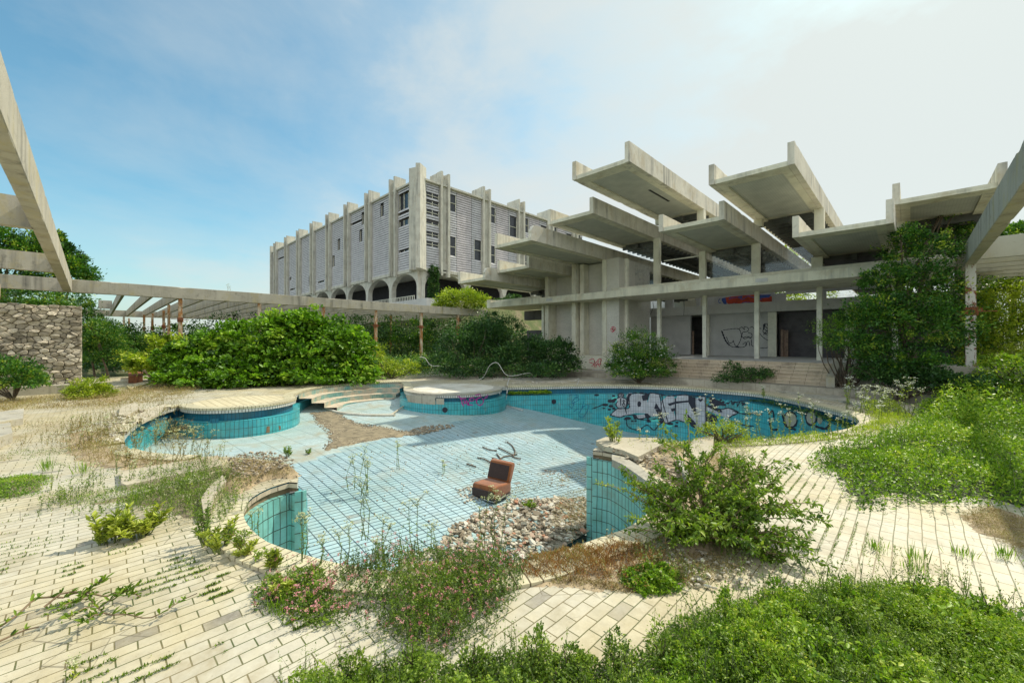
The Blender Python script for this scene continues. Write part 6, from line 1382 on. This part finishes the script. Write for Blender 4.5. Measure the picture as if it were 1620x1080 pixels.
cover('mound_straw','dry straw lying over the soil mound of the left spit','straw',[(352,745),(365,730),(400,727),(440,731),(460,741),(469,752),(460,762),(415,765),(385,785),(358,780)],9000,.035,'l_dry',.06,z=.08,patch=3,dens=.5,edge=.1,aspect=.1,up=.0)
cover('mound_straw','dry straw under the shrub on the right spit','straw',[(1005,725),(1060,712),(1130,720),(1190,760),(1200,820),(1180,870),(1090,885),(1040,850),(1045,800),(1060,770)],9000,.035,'l_dry',.06,z=.02,patch=3,dens=.3,edge=.1,aspect=.1,up=.0)
cover('mound_straw','dry straw and twigs at the right edge of the paving','straw',[(1510,815),(1560,800),(1640,830),(1660,900),(1620,885),(1560,850)],9000,.03,'l_dry',.05,z=.02,patch=3,dens=.4,edge=.1,aspect=.1,up=.0)

cover('undergrowth','low weeds at the feet of the fig bushes','undergrowth',[(230,612),(330,614),(450,612),(560,604),(640,598),(640,590),(540,592),(400,598),(240,600)],22000,.08,'l_cover',.5,patch=.8,dens=.5,edge=.3,aspect=.4)
cover('dry_twigs','dry straw and twigs on the rubble beside the right bay wall','straw',None,5000,.05,'l_dry',.12,world=[floorpt(*p).xy[:] for p in((880,800),(940,795),(940,858),(900,872),(868,850))],z=-1.42,patch=3,dens=.6,edge=.1,aspect=.08,up=.5)

cover('rim_litter','straw and leaf litter fringing the soil at the near rim','litter',[(785,905),(830,920),(900,928),(1000,940),(1100,925),(1100,900),(1000,925),(900,910),(830,900)],9000,.022,'l_dry',.025,patch=3,dens=.6,edge=.08,aspect=.2,up=.0)
cover('leaf_litter','dead leaves and straw scattered over the deep pool floor beside the rubble','litter',None,1500,.03,'l_dry',.015,world=[floorpt(*p).xy[:] for p in((700,800),(760,795),(900,785),(935,790),(935,760),(860,770),(760,778),(690,835))],z=-1.36,patch=3,dens=.4,edge=.1,aspect=.4,up=.0)
# ---------- camera, light, sky
cd=bpy.data.cameras.new('camera');cam=bpy.data.objects.new('camera',cd);COL.objects.link(cam);cam.location=(0,0,H);cam.rotation_euler=(R(90),0,math.atan2(.6989,.7152));cd.lens=F/1620*36;cd.sensor_width=36;cd.clip_end=5000;cd.clip_start=.05
scene.camera=cam
SA,SB,SC=.12,.86,1.
sd=Vector((SA,SB,SC)).normalized()
ld=bpy.data.lights.new('sun','SUN');lo=bpy.data.objects.new('sun',ld);COL.objects.link(lo);ld.energy=3.35;ld.angle=R(.6);ld.color=(1,.92,.77);lo.rotation_euler=sd.to_track_quat('Z','Y').to_euler();lo.location=(0,0,60)
w=bpy.data.worlds.new('World');scene.world=w;w.use_nodes=True;nt=w.node_tree;nt.nodes.clear();n=N(nt)
out=nt.nodes.new('ShaderNodeOutputWorld');bg=nt.nodes.new('ShaderNodeBackground');nt.links.new(bg.outputs[0],out.inputs[0])
sky=nt.nodes.new('ShaderNodeTexSky');sky.sky_type='NISHITA';sky.sun_disc=False;sky.sun_elevation=math.asin(sd.z);sky.sun_rotation=math.atan2(sd.x,sd.y);sky.air_density=1.0;sky.dust_density=1.5;sky.ozone_density=1.5
bg.inputs[1].default_value=.15
gen=n.coord('Generated')
# high thin cloud veil, thicker towards the sun side
q=n.mapping(gen,(1,1,2.4))
c1=n.noise(q,1.3,7,.58,.6);c2=n.noise(q,3.2,8,.6,.3)
dp=n.n('ShaderNodeVectorMath',operation='DOT_PRODUCT');n.l(gen,dp.inputs[0]);v_=cam2w(.93,.36);dp.inputs[1].default_value=(v_.x,v_.y,-.20)
side=n.math('MULTIPLY_ADD',dp.outputs['Value'],.85);side.node.inputs[2].default_value=.36
f=n.math('ADD',side,n.math('MULTIPLY',n.math('SUBTRACT',n.math('ADD',n.math('MULTIPLY',c1,.7),n.math('MULTIPLY',c2,.3)),.5),2.2))
sz=n.n('ShaderNodeSeparateXYZ');n.l(gen,sz.inputs[0]);f=n.math('ADD',f,n.ramp(sz.outputs[2],[(.0,.62),(.12,.42),(.42,0.)]));f=n.ramp(f,[(.0,.0),(.35,.28),(.6,.66),(.95,.93)])
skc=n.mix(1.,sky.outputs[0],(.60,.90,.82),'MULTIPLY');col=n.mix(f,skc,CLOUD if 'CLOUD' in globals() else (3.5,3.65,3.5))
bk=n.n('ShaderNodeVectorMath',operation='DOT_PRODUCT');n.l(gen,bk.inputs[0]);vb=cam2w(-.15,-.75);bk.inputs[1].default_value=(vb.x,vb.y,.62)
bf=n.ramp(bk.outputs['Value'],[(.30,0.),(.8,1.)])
col=n.mix(bf,col,(5.3,5.6,5.9))          # bright white added to the unseen sky behind the camera, fills shaded faces
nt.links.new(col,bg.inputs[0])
scene.view_settings.view_transform='Standard';scene.view_settings.look='None';scene.view_settings.gamma=1;scene.view_settings.exposure=.56
scene.render.engine='CYCLES';scene.cycles.max_bounces=6;scene.cycles.transparent_max_bounces=12

LB.scale=(.8,.8,.8);LB.location=(LB.location.x*.8,LB.location.y*.8,LB.location.z*.8+.4)
